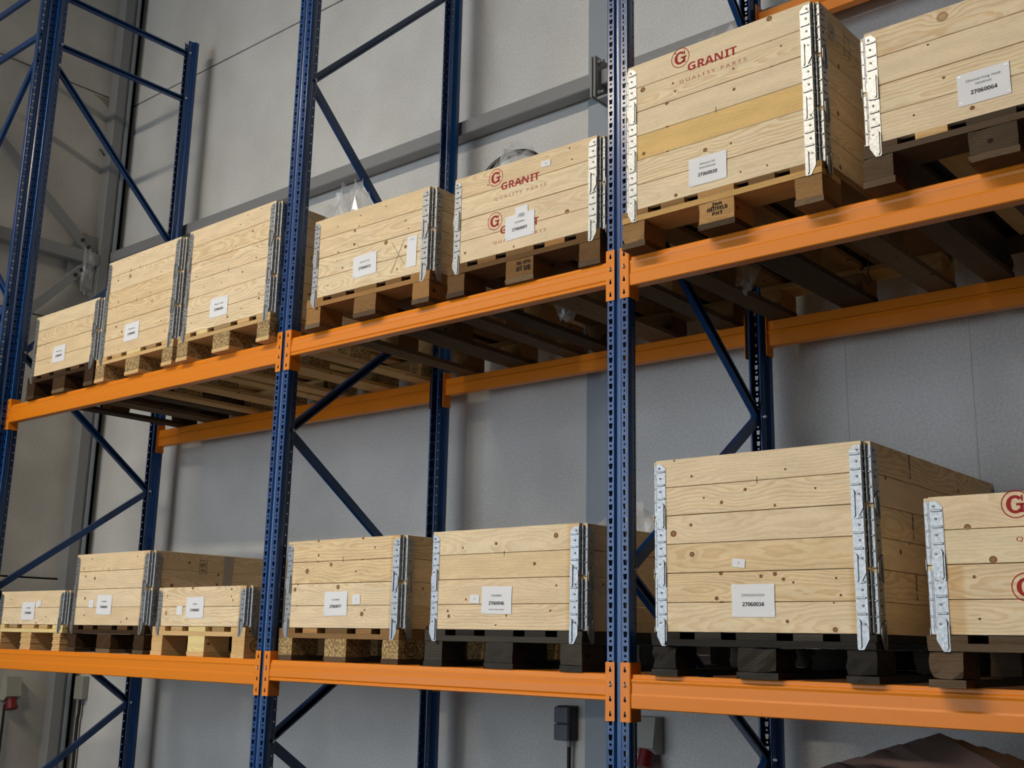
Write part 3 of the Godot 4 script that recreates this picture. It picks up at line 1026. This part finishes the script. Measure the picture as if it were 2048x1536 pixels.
func start_wood() -> void:
	for i in crates.size():
		var c: Dictionary = crates[i]
		c["jobs"] = []
		var knots := parse_knots(c.k)
		for k in c.n:
			var l := []
			for q in knots:
				l.append(Vector3(q.x, q.y - k * CH * 1000.0, q.z))
			c.jobs.append(wood_job(1000 + i * 10 + k, 2, (CW - 0.044) * 1000.0, CH * 1000.0, 704, 184, l, 0 if c.id == "30" and k == 1 else -1))
			if c.id in ["17", "46", "L2", "L3", "34"] and not (c.id == "34" and k > 0):
				jobs[c.jobs[k]]["aged"] = 713.0
			elif c.id == "R" and k == 0:
				jobs[c.jobs[k]]["aged"] = 75.0
	for k in 7:
		var r := RandomNumberGenerator.new()
		r.seed = 500 + k
		var l2 := []
		for q in 6:
			l2.append(Vector3(r.randf_range(60, 1100), r.randf_range(8, 188), r.randf_range(3, 8)))
		side_mats.append(wood_job(600 + k, 2, (CD - 0.044) * 1000.0, CH * 1000.0, 704, 128, l2))
	M.plank_job = wood_job(900, 2, 1000.0, 250.0, 512, 160, [Vector3(150, 60, 7), Vector3(700, 180, 8), Vector3(420, 90, 5)])
	shots.resize(jobs.size())
	var task := WorkerThreadPool.add_group_task(draw_wood, jobs.size(), -1, true)
	WorkerThreadPool.wait_for_group_task_completion(task)
	for k in side_mats.size():
		side_mats[k] = wood_mat(side_mats[k])

func build_hall() -> void:
	struct("floor", boxmesh(Vector3(WALL_X - 0.2, FLOOR - 0.2, WALL_Z - 0.2), Vector3(EAST + 0.2, FLOOR, SOUTH + 0.2)), M.floor)
	struct("ceiling", boxmesh(Vector3(WALL_X - 0.2, ROOF, WALL_Z - 0.2), Vector3(EAST + 0.2, ROOF + 0.2, SOUTH + 0.2)), M.plain)
	struct("wall_east", boxmesh(Vector3(EAST, FLOOR, WALL_Z - 0.2), Vector3(EAST + 0.2, ROOF, SOUTH + 0.2)), M.plain)
	struct("wall_south", boxmesh(Vector3(WALL_X - 0.2, FLOOR, SOUTH), Vector3(EAST + 0.2, ROOF, SOUTH + 0.2)), M.plain)
	# the two walls in view are faced with big panels: a dark core behind, each panel a piece of its own
	var north := struct("wall_north", boxmesh(Vector3(WALL_X - 0.2, FLOOR, WALL_Z - 0.22), Vector3(EAST + 0.2, ROOF, WALL_Z - 0.06)), M.dark)
	var west := struct("wall_west", boxmesh(Vector3(WALL_X - 0.22, FLOOR, WALL_Z - 0.2), Vector3(WALL_X - 0.06, ROOF, SOUTH + 0.2)), M.dark)
	var seams := [FLOOR, 0.66, 2.66, 4.65, ROOF]
	var xs := [WALL_X + 0.02, -1.0, 4.2, 9.0, EAST]
	var zs := [WALL_Z, 3.4, 7.5, SOUTH]
	for j in 4:
		var g0 := 0.006 if j > 0 else 0.0
		for i in 4:
			var lo := Vector3(xs[i] + (0.0 if i == 0 else 0.004), seams[j] + g0, WALL_Z - 0.06)
			part("wall_panel", boxmesh(lo, Vector3(xs[i + 1] - 0.004, seams[j + 1] - 0.006, WALL_Z), 0.004), M.wall, north)
		if j == 1:
			for x in [0.32, 0.86]:
				part("joint_strip", boxmesh(Vector3(x - 0.005, seams[1] + 0.02, WALL_Z - 0.004), Vector3(x + 0.005, seams[2] - 0.02, WALL_Z + 0.0015), 0.001), M.sealant, north)
		for i in 3:
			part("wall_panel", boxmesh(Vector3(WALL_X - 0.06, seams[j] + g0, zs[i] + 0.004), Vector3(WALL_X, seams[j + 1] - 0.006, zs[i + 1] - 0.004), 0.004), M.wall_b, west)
	# a damp patch under the joint and a hook on the end wall
	var dm := MB.new()
	dm.xf = Transform3D(Basis(Vector3(0, 0, 1), Vector3.UP, Vector3(1, 0, 0)), Vector3(WALL_X, 0, 0))
	dm.prism(PackedVector2Array([Vector2(-0.93, 4.63), Vector2(-1.02, 4.60), Vector2(-1.08, 4.56), Vector2(-1.12, 4.46), Vector2(-1.16, 4.43), Vector2(-1.19, 4.55), Vector2(-1.17, 4.63), Vector2(-1.06, 4.635)]), -0.002, 0.0008)
	part("damp_patch", dm.done(), M.damp, west)
	var hk := MB.new()
	hk.tube([Vector3(WALL_X, 4.17, -1.05), Vector3(WALL_X + 0.03, 4.15, -1.05), Vector3(WALL_X + 0.035, 4.12, -1.07), Vector3(WALL_X + 0.02, 4.13, -1.09)], 0.006, 6)
	part("wall_hook", hk.done(), M.plastic_dark, west)
	# steelwork of the hall
	var col := thing("steel_column", "grey steel column standing in the corner where the two walls meet", "column", Vector3(WALL_X, FLOOR, WALL_Z))
	var h := ROOF - FLOOR
	part("flange", boxmesh(Vector3(0.0, 0, 0.13), Vector3(0.115, h, 0.215), 0.004), M.steel, col)
	part("web", boxmesh(Vector3(0.0, 0, 0.105), Vector3(0.10, h, 0.13), 0.002), M.steel, col)
	part("edge_strip", boxmesh(Vector3(0.0, 0, 0.075), Vector3(0.112, h, 0.105), 0.003), M.column, col)
	var c2 := solo("steel_column", boxmesh(Vector3(-0.105, 0, 0), Vector3(0.105, h, 0.014), 0.002), M.column, "flat blue-grey steel column face on the wall behind the tallest blue post", "column", Vector3(-0.985, FLOOR, WALL_Z))
	c2.name = "steel_column_001"
	# rails on the walls
	var rb := thing("wall_rail", "grey square steel rail running along the wall behind the upper crates", "rail", Vector3(0, 3.2, WALL_Z))
	part("tube", boxmesh(Vector3(-5.84, 0.0, 0.025), Vector3(-0.968, 0.088, 0.12), 0.006), M.steel, rb)
	part("tube", boxmesh(Vector3(-0.932, 0.0, 0.025), Vector3(4.5, 0.088, 0.12), 0.006), M.steel, rb)
	for x in [-0.968, -0.946]:
		part("end_plate", boxmesh(Vector3(x, -0.085, 0.016), Vector3(x + 0.014, 0.155, 0.165), 0.002), M.steel, rb)
	var nut := MB.new()
	nut.tube([Vector3.ZERO, Vector3(0.016, 0, 0)], 0.014, 6)
	nut.tube([Vector3(0.016, 0, 0), Vector3(0.036, 0, 0)], 0.008, 8)
	var nm := nut.done()
	for y in [-0.055, 0.125]:
		for z in [0.045, 0.135]:
			part("bolt", nm, M.steel, rb, Transform3D(Basis.IDENTITY, Vector3(-0.932, y, z)))
	part("cleat", boxmesh(Vector3(-0.93, -0.10, 0.014), Vector3(-0.84, -0.085, 0.15), 0.002), M.steel, rb)
	var rl := thing("wall_rail", "grey steel rail on the end wall, meeting the corner column", "rail", Vector3(WALL_X, 3.14, 0))
	part("tube", boxmesh(Vector3(0.02, 0, -1.085), Vector3(0.12, 0.10, 3.2), 0.006), M.steel, rl)
	var gp := MB.new()
	gp.xf = Transform3D(Basis(Vector3(0, 0, 1), Vector3.UP, Vector3(1, 0, 0)), Vector3.ZERO)
	gp.prism(PackedVector2Array([Vector2(-1.085, 0.10), Vector2(-0.84, 0.10), Vector2(-0.90, 0.20), Vector2(-0.96, 0.26), Vector2(-1.085, 0.245)]), 0.055, 0.065)
	gp.prism(PackedVector2Array([Vector2(-1.085, 0.0), Vector2(-0.86, 0.0), Vector2(-0.86, -0.13), Vector2(-1.085, -0.20)]), 0.055, 0.065)
	part("gusset_plate", gp.done(), M.steel, rl)
	strut(Vector3(WALL_X + 0.085, 3.25, -1.0), Vector3(WALL_X + 0.085, 5.9, 2.2), "grey diagonal steel brace rising from the rail on the end wall")
	strut(Vector3(WALL_X + 0.085, 3.09, -0.96), Vector3(WALL_X + 0.085, 0.3, 1.55), "grey diagonal steel brace falling from the rail on the end wall")

func strut(a: Vector3, c: Vector3, label: String) -> void:
	var t := thing("steel_brace", label, "brace", a)
	var d := (c - a).normalized()
	var b := MB.new()
	b.xf = Transform3D(Basis(Vector3.RIGHT, d.cross(Vector3.RIGHT).normalized(), d), Vector3.ZERO)
	b.box(Vector3(-0.015, -0.035, 0), Vector3(0.035, 0.035, a.distance_to(c)), 0.003)
	part("bar", b.done(), M.steel, t)
	for z in [0.03, 0.10]:
		var n := MB.new()
		n.xf = b.xf
		n.tube([Vector3(0.035, 0, z), Vector3(0.055, 0, z)], 0.015, 6)
		part("bolt", n.done(), M.plastic_dark, t)

func build_rack() -> void:
	post_mesh = make_post()
	conn_mesh = [make_connector(1.0), make_connector(-1.0)]
	var sp := SphereMesh.new()
	sp.radius = 0.0068
	sp.height = 0.008
	sp.radial_segments = 12
	sp.rings = 6
	var spa := ArrayMesh.new()
	spa.add_surface_from_arrays(Mesh.PRIMITIVE_TRIANGLES, sp.get_mesh_arrays())
	pin_mesh = spa
	var f := -FLOOR
	var ac := [f - 0.93, f - 0.19, f + 0.52, f + 1.25, f + 2.05, f + 3.10, f + 4.12]
	var d := -REAR
	frame("blue upright by the wall corner, two bare cross bars showing at its top", Vector3(XA, FLOOR, 0), 0.0, d, ac, true, [f + 4.66, f + 4.28, f - 1.30])
	frame("blue upright in the middle of the rack, bare diagonals showing above the crates", Vector3(XB, FLOOR, 0), 0.0, d, [f - 0.90, f - 0.20, f + 0.49, f + 1.24, f + 2.08, f + 3.09, f + 4.10], false, [f + 4.66, f - 1.30])
	frame("blue upright closest to the viewer, in front of the flat steel column", Vector3(XC, FLOOR, 0), 0.0, d, ac, true, [f + 4.66, f + 4.28, f - 1.30])
	frame("blue end upright set crosswise, tight against the upright by the wall corner", Vector3(XA + 0.022, FLOOR, 0.049), PI * 0.5, 0.95, [f - 0.90, f - 0.10, f + 0.75, f + 1.60, f + 2.40, f + 3.20, f + 4.18], true, [f + 4.72, f + 4.33])
	var fg := "front rack beams"
	var rg := "rear rack beams"
	beam("orange front beam of the upper level, from the corner upright to the middle upright", XA, XB, YU, 0.115, false, fg)
	beam("orange front beam of the upper level, under the crate with the steering wheel", XB, XC, YU, 0.092, false, fg)
	beam("orange front beam of the upper level, under the tall logo crate", XC, 2.815, YU, 0.115, false, fg)
	beam("orange front beam of the lower level, under the pallet on layered runners", XA, XB, YL, 0.115, false, fg)
	beam("orange front beam of the lower level, under the blackened pallet", XB, XC, YL, 0.092, false, fg)
	beam("orange front beam of the lower level, above the peaked brown bale", XC, 2.815, YL, 0.115, false, fg)
	beam("orange rear beam of the upper level, nearest the wall corner", XA, XB, YU, 0.115, true, rg)
	beam("orange rear beam of the upper level, crossing behind the flat steel column's upright", XB, XC, YU, 0.092, true, rg)
	beam("orange rear beam of the upper level, on bare wall above the tallest lower crate", XC, 2.815, YU, 0.115, true, rg)
	beam("orange rear beam of the lower level, behind the pallet on layered runners", XA, XB, YL, 0.115, true, rg)
	beam("orange rear beam of the lower level, behind the blackened pallet", XB, XC, YL, 0.092, true, rg)
	beam("orange rear beam of the lower level, behind the ragged dark pallet", XC, 2.815, YL, 0.115, true, rg)
	beam("orange rear beam high on the wall with nothing on it, above the tall logo crate", XC, 2.815, YT, 0.115, true, rg)
	# the crosswise rack's beam that runs on towards the aisle
	var t := thing("rack_beam", "orange beam end on the crosswise frame, cut by the picture's edge", "rack beam", Vector3(XA + 0.022, YU, 0.049), PI * 0.5, "beams of the crosswise rack")
	part("rail", make_rail(2.6, 0.115), M.orange, t, Transform3D(Basis.IDENTITY, Vector3(-2.6545, LOAD - 0.115, 0)))
	var cn := part("connector", conn_mesh[1], M.orange, t)
	part("safety_pin", pin_mesh, M.bolt, cn, Transform3D(Basis.IDENTITY, Vector3(-0.031, 0.122, 0.001)))

func build_crates() -> void:
	make_collar_meshes()
	var pal := {
		"A1": ["brown", "wood", 0.004, "dark brown pallet on the upper beam beside the corner upright", -1, "low crate beside the corner upright, upper level"],
		"A2": ["pale", "chip", 0.0, "pale chipboard-block pallet on the upper beam, next to the dark brown pallet", -1, "tall crate next to the low corner crate"],
		"A3": ["pale", "chip", 0.0, "pale chipboard-block pallet on the upper beam, touching the middle upright", -1, "tall upper crate touching the middle upright"],
		"13": ["honey", "wood", 0.004, "honey-brown pallet under the crate with the pen cross", -1, "upper crate with a pen cross and paper strip"],
		"01": ["honey", "wood", 0.005, "worn brown pallet with a stamped middle block, under the steering wheel crate", -1, "upper crate with the steering wheel"],
		"30": ["tan", "wood", 0.006, "tan pallet with peeling blocks under the tall logo crate", -1, "tall upper crate with one red logo"],
		"64": ["grey", "wood", 0.008, "grey-brown pallet with one pale deck board, at the picture's upper edge", 1, "upper crate cut by the picture's edge"],
		"L1": ["pale", "runner", 0.0, "pale pallet on layered runners on the lower beam", -1, "crate on the layered-runner pallet"],
		"L2": ["brown", "wood", 0.012, "dark rough pallet with worn rounded blocks on the lower beam", -1, "lower crate with a tape strip on its side"],
		"L3": ["pale", "wood", 0.002, "pale pallet with a black oval mark on the lower beam", -1, "low crate touching the middle upright, lower level"],
		"17": ["tan", "chip", 0.002, "pallet with coarse chipboard blocks on the lower beam, beside the blackened pallet", -1, "lower crate on coarse chipboard blocks"],
		"46": ["black", "wood", 0.006, "blackened pallet with square blocks on the lower beam", -1, "lower crate on the blackened pallet"],
		"34": ["black", "wood", 0.017, "weathered dark pallet with split ragged blocks under the tallest lower crate", -1, "tallest lower crate"],
		"R": ["grey", "wood", 0.010, "stained brown pallet under the logo crate at the lower beam's cut end", -1, "lower crate with two red logos"]}
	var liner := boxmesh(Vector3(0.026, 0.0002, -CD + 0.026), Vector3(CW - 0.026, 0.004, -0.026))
	for ci in crates.size():
		var c: Dictionary = crates[ci]
		var base := (YU if c.up else YL) + LOAD
		var p: Array = pal[c.id]
		var at := Vector3(c.x, base + 0.0005, c.z)
		var pt := pallet(p[3], at + Vector3(-0.004, 0, 0.004), -c.a, p[0], p[1], p[2], ci * 3 + 1, p[4], "pale_old" if c.id == "30" else "")
		var stack: Array[Node3D] = []
		for k in c.n:
			var where: String = ["lowest", "middle", "topmost"][k] if c.n == 3 else (["bottom", "top"][k] if c.n == 2 else "only")
			var lab := "%s pale wooden collar of the %s" % [where, p[5]]
			var jit: float = 0.0015 * ((ci * 5 + k * 3) % 3 - 1)
			stack.append(collar(at + Vector3(jit, 0.1445 + k * (CH + 0.0004), 0.0008 * ((ci + k) % 3)), -c.a, lab, wood_mat(c.jobs[k]), 50 + ci * 7 + k))
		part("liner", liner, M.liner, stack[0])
		if c.no:
			sheet(stack[0], c.sheet[0], c.sheet[1], c.lines, c.no, ci + 1, [0.0, 0.01, -0.01, 0.02, 0.015, -0.012][ci % 6], "27060046 / 27060047 / 27060048" if c.id == "46" else "")
		match c.id:
			"13":
				var o := part("paper_strip", paper_mesh(0.060, 0.145, 91, 0.002), M.paper, stack[0], Transform3D(Basis(Vector3(0, 0, 1), -0.02), Vector3(0.681, 0.108, 0.0008)))
				letters("Nr 523", 0.006, M.grey_ink, o, Vector3(0.0, 0.055, 0.0009))
				for q in [[Vector3(0.552, 0.176, 0), Vector3(0.638, 0.055, 0)], [Vector3(0.632, 0.178, 0), Vector3(0.557, 0.030, 0)]]:
					var b := MB.new()
					b.tube([q[0], q[1]], 0.0009, 5)
					part("pen_stroke", b.done(), M.grey_ink, stack[0])
			"01":
				logo(stack[0], -0.003, -0.009)
				logo(stack[1], -0.003, -0.011)
				sticker(stack[0], 0.400, 0.160, 0.066, 0.048, 8, 0.0)
				sticker(stack[1], 0.523, 0.338 - CH, 0.049, 0.026, 5, 0.0, "19")
			"30":
				logo(stack[2], 0.0, 0.0)
				sticker_side(stack[2], -0.113, 0.118)
				frame_stamp(stack[2], -0.235, 0.135)
			"R":
				logo(stack[0], 0.017, -0.028)
				logo(stack[1], 0.006, 0.002)
			"L1":
				sticker(stack[0], 0.490, 0.121, 0.058, 0.036, 6, 0.3)
			"L2":
				sticker(stack[0], 0.230, 0.117, 0.052, 0.040, 7, -0.05, "5")
				part("tape_strip", boxmesh(Vector3(-0.0002, 0.002, -0.03), Vector3(0.0008, CH - 0.004, 0.03)), M.tape, stack[1], Transform3D(Basis.IDENTITY, Vector3(CW, 0, -0.48)))
				frame_stamp(stack[1], -0.32, 0.145)
			"L3":
				sticker(stack[0], 0.227, 0.080, 0.052, 0.045, 9, 0.0)
				stamp_oval(pt, "EPAL", Vector3(0.8015, 0.060, -0.072), PI * 0.5)
			"17":
				sticker(stack[0], 0.515, 0.124, 0.052, 0.042, 4, 0.06, "9")
				stamp_oval(pt, "EPAL", Vector3(0.8015, 0.060, -0.072), PI * 0.5)
			"46":
				sticker(stack[0], 0.265, 0.119, 0.050, 0.033, 3, -0.08, "21")
			"34":
				sticker(stack[1], 0.341, 0.224 - CH, 0.048, 0.028, 2, -0.13, "6")
				for k in 3:
					stamp_side(stack[k], -0.33)
			"A3":
				stamp_oval(pt, "EUR", Vector3(0.8015, 0.060, -0.072), PI * 0.5)
			"A2":
				stamp_oval(pt, "EUR", Vector3(0.8015, 0.060, -0.072), PI * 0.5, 0.026)
	# stamps on two middle blocks
	for o in get_children():
		if o is Node3D and o.has_meta("label"):
			if str(o.get_meta("label")).contains("stamped middle block"):
				letters("NL-074", 0.014, M.stamp, o, Vector3(0.42, 0.080, 0.0012), 0.070, false, true, "block_stamp")
				letters("HT DB", 0.020, M.stamp, o, Vector3(0.42, 0.055, 0.0012), 0.070, false, true, "block_stamp")
			elif str(o.get_meta("label")).contains("peeling blocks"):
				letters("Jon", 0.013, M.stamp, o, Vector3(0.405, 0.086, 0.0012), 0.040, false, true, "block_stamp")
				letters("HEITFELD", 0.014, M.stamp, o, Vector3(0.405, 0.068, 0.0012), 0.080, false, true, "block_stamp")
				letters("PHT", 0.012, M.stamp, o, Vector3(0.405, 0.050, 0.0012), 0.040, false, true, "block_stamp")

func sticker_side(c: Node3D, z: float, y: float) -> void:
	var b := MB.new()
	b.tube([Vector3(-0.0004, 0, 0), Vector3(0.0004, 0, 0)], 0.030, 20)
	var o := part("sticker", b.done(), M.tape, c, Transform3D(Basis.from_scale(Vector3(1, 1.15, 0.9)), Vector3(CW, y, z)))
	part("lettering", boxmesh(Vector3(0.0004, -0.002, -0.006), Vector3(0.0007, 0.002, 0.006)), M.stamp, o)

func frame_stamp(c: Node3D, z: float, y: float) -> void:      # a small burnt-in frame with two letters
	var b := MB.new()
	for q in [[-0.024, -0.036, 0.024, -0.034], [-0.024, 0.034, 0.024, 0.036], [-0.024, -0.036, -0.022, 0.036], [0.022, -0.036, 0.024, 0.036]]:
		b.box(Vector3(q[0], q[1], 0), Vector3(q[2], q[3], 0.0003))
	var o := part("burnt_stamp", b.done(), M.stamp, c, Transform3D(Basis(Vector3.UP, PI * 0.5), Vector3(CW - 0.0006, y - 0.02, z)))
	letters("HT", 0.022, M.stamp, o, Vector3(0, 0.010, 0.0), 0.034, false, true)
	letters("KD", 0.016, M.stamp, o, Vector3(0, -0.019, 0.0), 0.026, false, true)

func stamp_side(c: Node3D, z: float) -> void:      # a burnt-in size mark, read downwards
	var b := Basis(Vector3.UP, PI * 0.5) * Basis(Vector3(0, 0, 1), -PI * 0.5)
	letters("1200x800 | PN", 0.010, M.stamp, c, Vector3(CW + 0.0006, CH * 0.78, z), 0.080, false, true, "burnt_stamp", b)

func build_small() -> void:
	# what shows above the crates
	var w := thing("steering_wheel", "black steering wheel sticking up out of the crate with two full red logos", "steering wheel", Vector3(-0.675, 2.215, -0.16))
	var pts := []
	for k in 41:
		var a := TAU * k / 40.0
		pts.append(Vector3(cos(a) * 0.165, sin(a) * 0.165, 0.0))
	var wb := MB.new()
	wb.tube(pts, 0.0145, 12, false)
	part("rim", wb.done(), M.rubber, w, Transform3D(Basis(Vector3.UP, 0.15) * Basis(Vector3(1, 0, 0), -0.2), Vector3.ZERO))
	var sb := MB.new()
	for k in 3:
		var a2 := PI * 0.5 + TAU * k / 3.0 + PI
		sb.tube([Vector3.ZERO, Vector3(cos(a2), sin(a2), 0) * 0.16], 0.010, 8)
	sb.tube([Vector3(0, 0, -0.02), Vector3(0, 0, 0.02)], 0.035, 14)
	part("spokes", sb.done(), M.rubber, w, Transform3D(Basis(Vector3.UP, 0.15) * Basis(Vector3(1, 0, 0), -0.2), Vector3.ZERO))
	var films := [
		[Vector3(-1.645, 2.14, -0.10), Vector3(0.30, 0.36, 0.24), 3, "clear plastic bag bulging out of the crate with the pen cross"],
		[Vector3(-0.66, 2.18, -0.17), Vector3(0.34, 0.26, 0.22), 5, "clear plastic wrap round the black steering wheel"],
		[Vector3(0.42, 2.35, -0.12), Vector3(0.28, 0.24, 0.24), 9, "clear plastic bag peeping over the tall logo crate"],
		[Vector3(-0.52, 0.66, -0.90), Vector3(0.46, 0.26, 0.4), 13, "clear plastic film sticking out of the far end of the crate on the blackened pallet"],
	]
	for f in films:
		solo("plastic_bag", film_mesh(f[1], f[2]), M.film, f[3], "plastic bag", f[0], "clear plastic packaging")
	for f in [[Vector3(-0.66, 1.785, -0.55), 21, "scrap of clear film hanging below the worn brown stamped pallet"], [Vector3(0.20, 1.785, -0.62), 22, "scrap of clear film hanging below the tan pallet with peeling blocks"]]:
		var o := solo("plastic_film", film_mesh(Vector3(0.12, 0.13, 0.10), f[1], 8), M.film, f[2], "plastic film", f[0], "clear plastic packaging")
		o.rotation.z = PI
	var hs := solo("plastic_film", film_mesh(Vector3(0.38, 0.05, 0.10), 31, 10), M.film, "long clear plastic strip hanging from the rail on the end wall", "plastic film", Vector3(WALL_X + 0.135, 3.06, -0.99), "clear plastic packaging")
	hs.rotation = Vector3(0, 0.0, -PI * 0.5)
	# strap below a pallet
	var st := MB.new()
	st.tube([Vector3(0, 0.147, 0), Vector3(0, 0.06, 0), Vector3(0, 0.0, 0), Vector3(-0.008, -0.025, 0), Vector3(-0.010, -0.045, 0.0), Vector3(0, -0.055, 0), Vector3(0.008, -0.04, 0), Vector3(0.0, -0.01, 0)], 0.0022, 6)
	solo("cable_loop", st.done(), M.cable, "thin black cord loop hanging under the upper pallets above the tallest lower crate", "cord", Vector3(0.725, 1.66, -0.62))
	# loose nails at the stained pallet
	# electrics on the walls
	var sw := thing("switch_box", "dark grey double switch box on the wall with a cable from below", "switch box", Vector3(-1.185, -0.205, WALL_Z))
	part("back_box", boxmesh(Vector3(-0.045, 0.0, 0), Vector3(0.045, 0.165, 0.06), 0.004), M.plastic_dark, sw)
	for k in 2:
		part("cover", boxmesh(Vector3(-0.043, 0.003 + k * 0.081, 0.06), Vector3(0.043, 0.079 + k * 0.081, 0.085), 0.004), M.plastic_grey, sw)
	var gl := MB.new()
	gl.tube([Vector3(0.012, 0.0, 0.03), Vector3(0.012, -0.028, 0.03)], 0.013, 8)
	part("cable_gland", gl.done(), M.plastic_pale, sw)
	var cb := MB.new()
	cb.tube([Vector3(0.012, -0.028, 0.03), Vector3(0.012, FLOOR + 0.205, 0.03)], 0.010, 8)
	part("cable", cb.done(), M.cable, sw)
	cee("power_socket", Vector3(-0.70, -0.23, WALL_Z), 0.0, M.plastic_pale, "grey wall socket with a red outlet, seen past the edge of the tallest blue post")
	cee("power_socket", Vector3(WALL_X, -0.22, -0.80), PI * 0.5, M.plastic_pale, "pale wall socket with a red outlet on the dim end wall")
	var jb := thing("junction_box", "pale junction box with a cable, tucked beside the corner column", "junction box", Vector3(-5.76, -0.22, WALL_Z))
	part("lid", boxmesh(Vector3(-0.05, 0.0, 0), Vector3(0.06, 0.17, 0.055), 0.005), M.plastic_pale, jb)
	var jc := MB.new()
	jc.tube([Vector3(0.01, 0.0, 0.03), Vector3(0.01, -0.10, 0.03), Vector3(0.0, -0.14, 0.03), Vector3(0.0, FLOOR + 0.22, 0.03)], 0.012, 8)
	part("cable", jc.done(), M.cable, jb)
	# the wrapped stack on the floor
	bale()

func cee(called: String, at: Vector3, turn: float, shell: Material, label: String) -> void:
	var t := thing(called, label, "wall socket", at, turn, "power sockets on the walls")
	var b := MB.new()
	b.xf = Transform3D(Basis(Vector3(0, 0, 1), Vector3.UP, Vector3(1, 0, 0)), Vector3.ZERO)
	b.prism(PackedVector2Array([Vector2(0, 0.0), Vector2(0.055, 0.0), Vector2(0.095, 0.03), Vector2(0.07, 0.165), Vector2(0.0, 0.165)]), -0.055, 0.055)
	part("housing", b.done(), shell, t)
	var r := MB.new()
	r.tube([Vector3(0, 0.03, 0.05), Vector3(0, -0.045, 0.075)], 0.038, 16)
	r.tube([Vector3(0, -0.040, 0.073), Vector3(0, -0.060, 0.08)], 0.043, 16)
	part("red_outlet", r.done(), M.plastic_red, t)
	var c := MB.new()
	c.tube([Vector3(-0.03, 0.01, 0.03), Vector3(-0.03, -0.03, 0.03)], 0.014, 8)
	part("cable_gland", c.done(), M.plastic_grey, t)
	var d := MB.new()
	d.tube([Vector3(-0.03, -0.03, 0.03), Vector3(-0.03, FLOOR - at.y, 0.03)], 0.010, 8)
	part("cable", d.done(), M.cable, t)

func bale() -> void:
	var t := thing("wrapped_bale", "tall dark brown film-wrapped bale with a peaked top below the lowest beam", "bale", Vector3(0.95, FLOOR, -0.52))
	var f := FastNoiseLite.new()
	f.seed = 4
	f.frequency = 2.4
	f.fractal_octaves = 3
	var b := MB.new()
	var n := 22
	var apex := Vector3(-0.02, 0.0 - FLOOR, 0.02)
	var at := func(i: int, j: int) -> Vector3:
		var u := float(i) / n * 2.0 - 1.0
		var v := float(j) / n * 2.0 - 1.0
		var m := maxf(absf(u), absf(v))
		var y := apex.y - 0.215 * m - 0.05 * m * absf(f.get_noise_2d(u * 2.2 + v, v * 0.8 - u))
		return Vector3(u * 0.62 + apex.x * (1.0 - m), y, v * 0.42 + apex.z * (1.0 - m))
	for i in n:
		for j in n:
			var q := [at.call(i, j), at.call(i + 1, j), at.call(i + 1, j + 1), at.call(i, j + 1)]
			for tr in [[0, 1, 2], [0, 2, 3]]:
				var nn: Vector3 = (q[tr[1]] - q[tr[0]]).cross(q[tr[2]] - q[tr[0]])
				if nn.y < 0:
					nn = -nn
				b.tri(q[tr[0]], q[tr[1]], q[tr[2]], nn.normalized())
	part("peaked_cover", b.done(), M.wrap, t)
	var s := MB.new()
	s.box(Vector3(-0.60, 0.144, -0.40), Vector3(0.60, apex.y - 0.225, 0.40), 0.02)
	part("wrapped_body", s.done(), M.wrap, t)
	var ribs := MB.new()
	for k in 3:
		ribs.box(Vector3(-0.6, 0.0, -0.4 + k * 0.35), Vector3(0.6, 0.144, -0.3 + k * 0.35), 0.004)
	part("skid", ribs.done(), M.tone.grey, t)
	var lb := part("label_sheet", boxmesh(Vector3(-0.05, 0, -0.03), Vector3(0.05, 0.001, 0.03)), M.paper, t)
	lb.transform = Transform3D(Basis(Vector3(1, 0, 0), 0.4), Vector3(-0.30, apex.y - 0.135, 0.22))
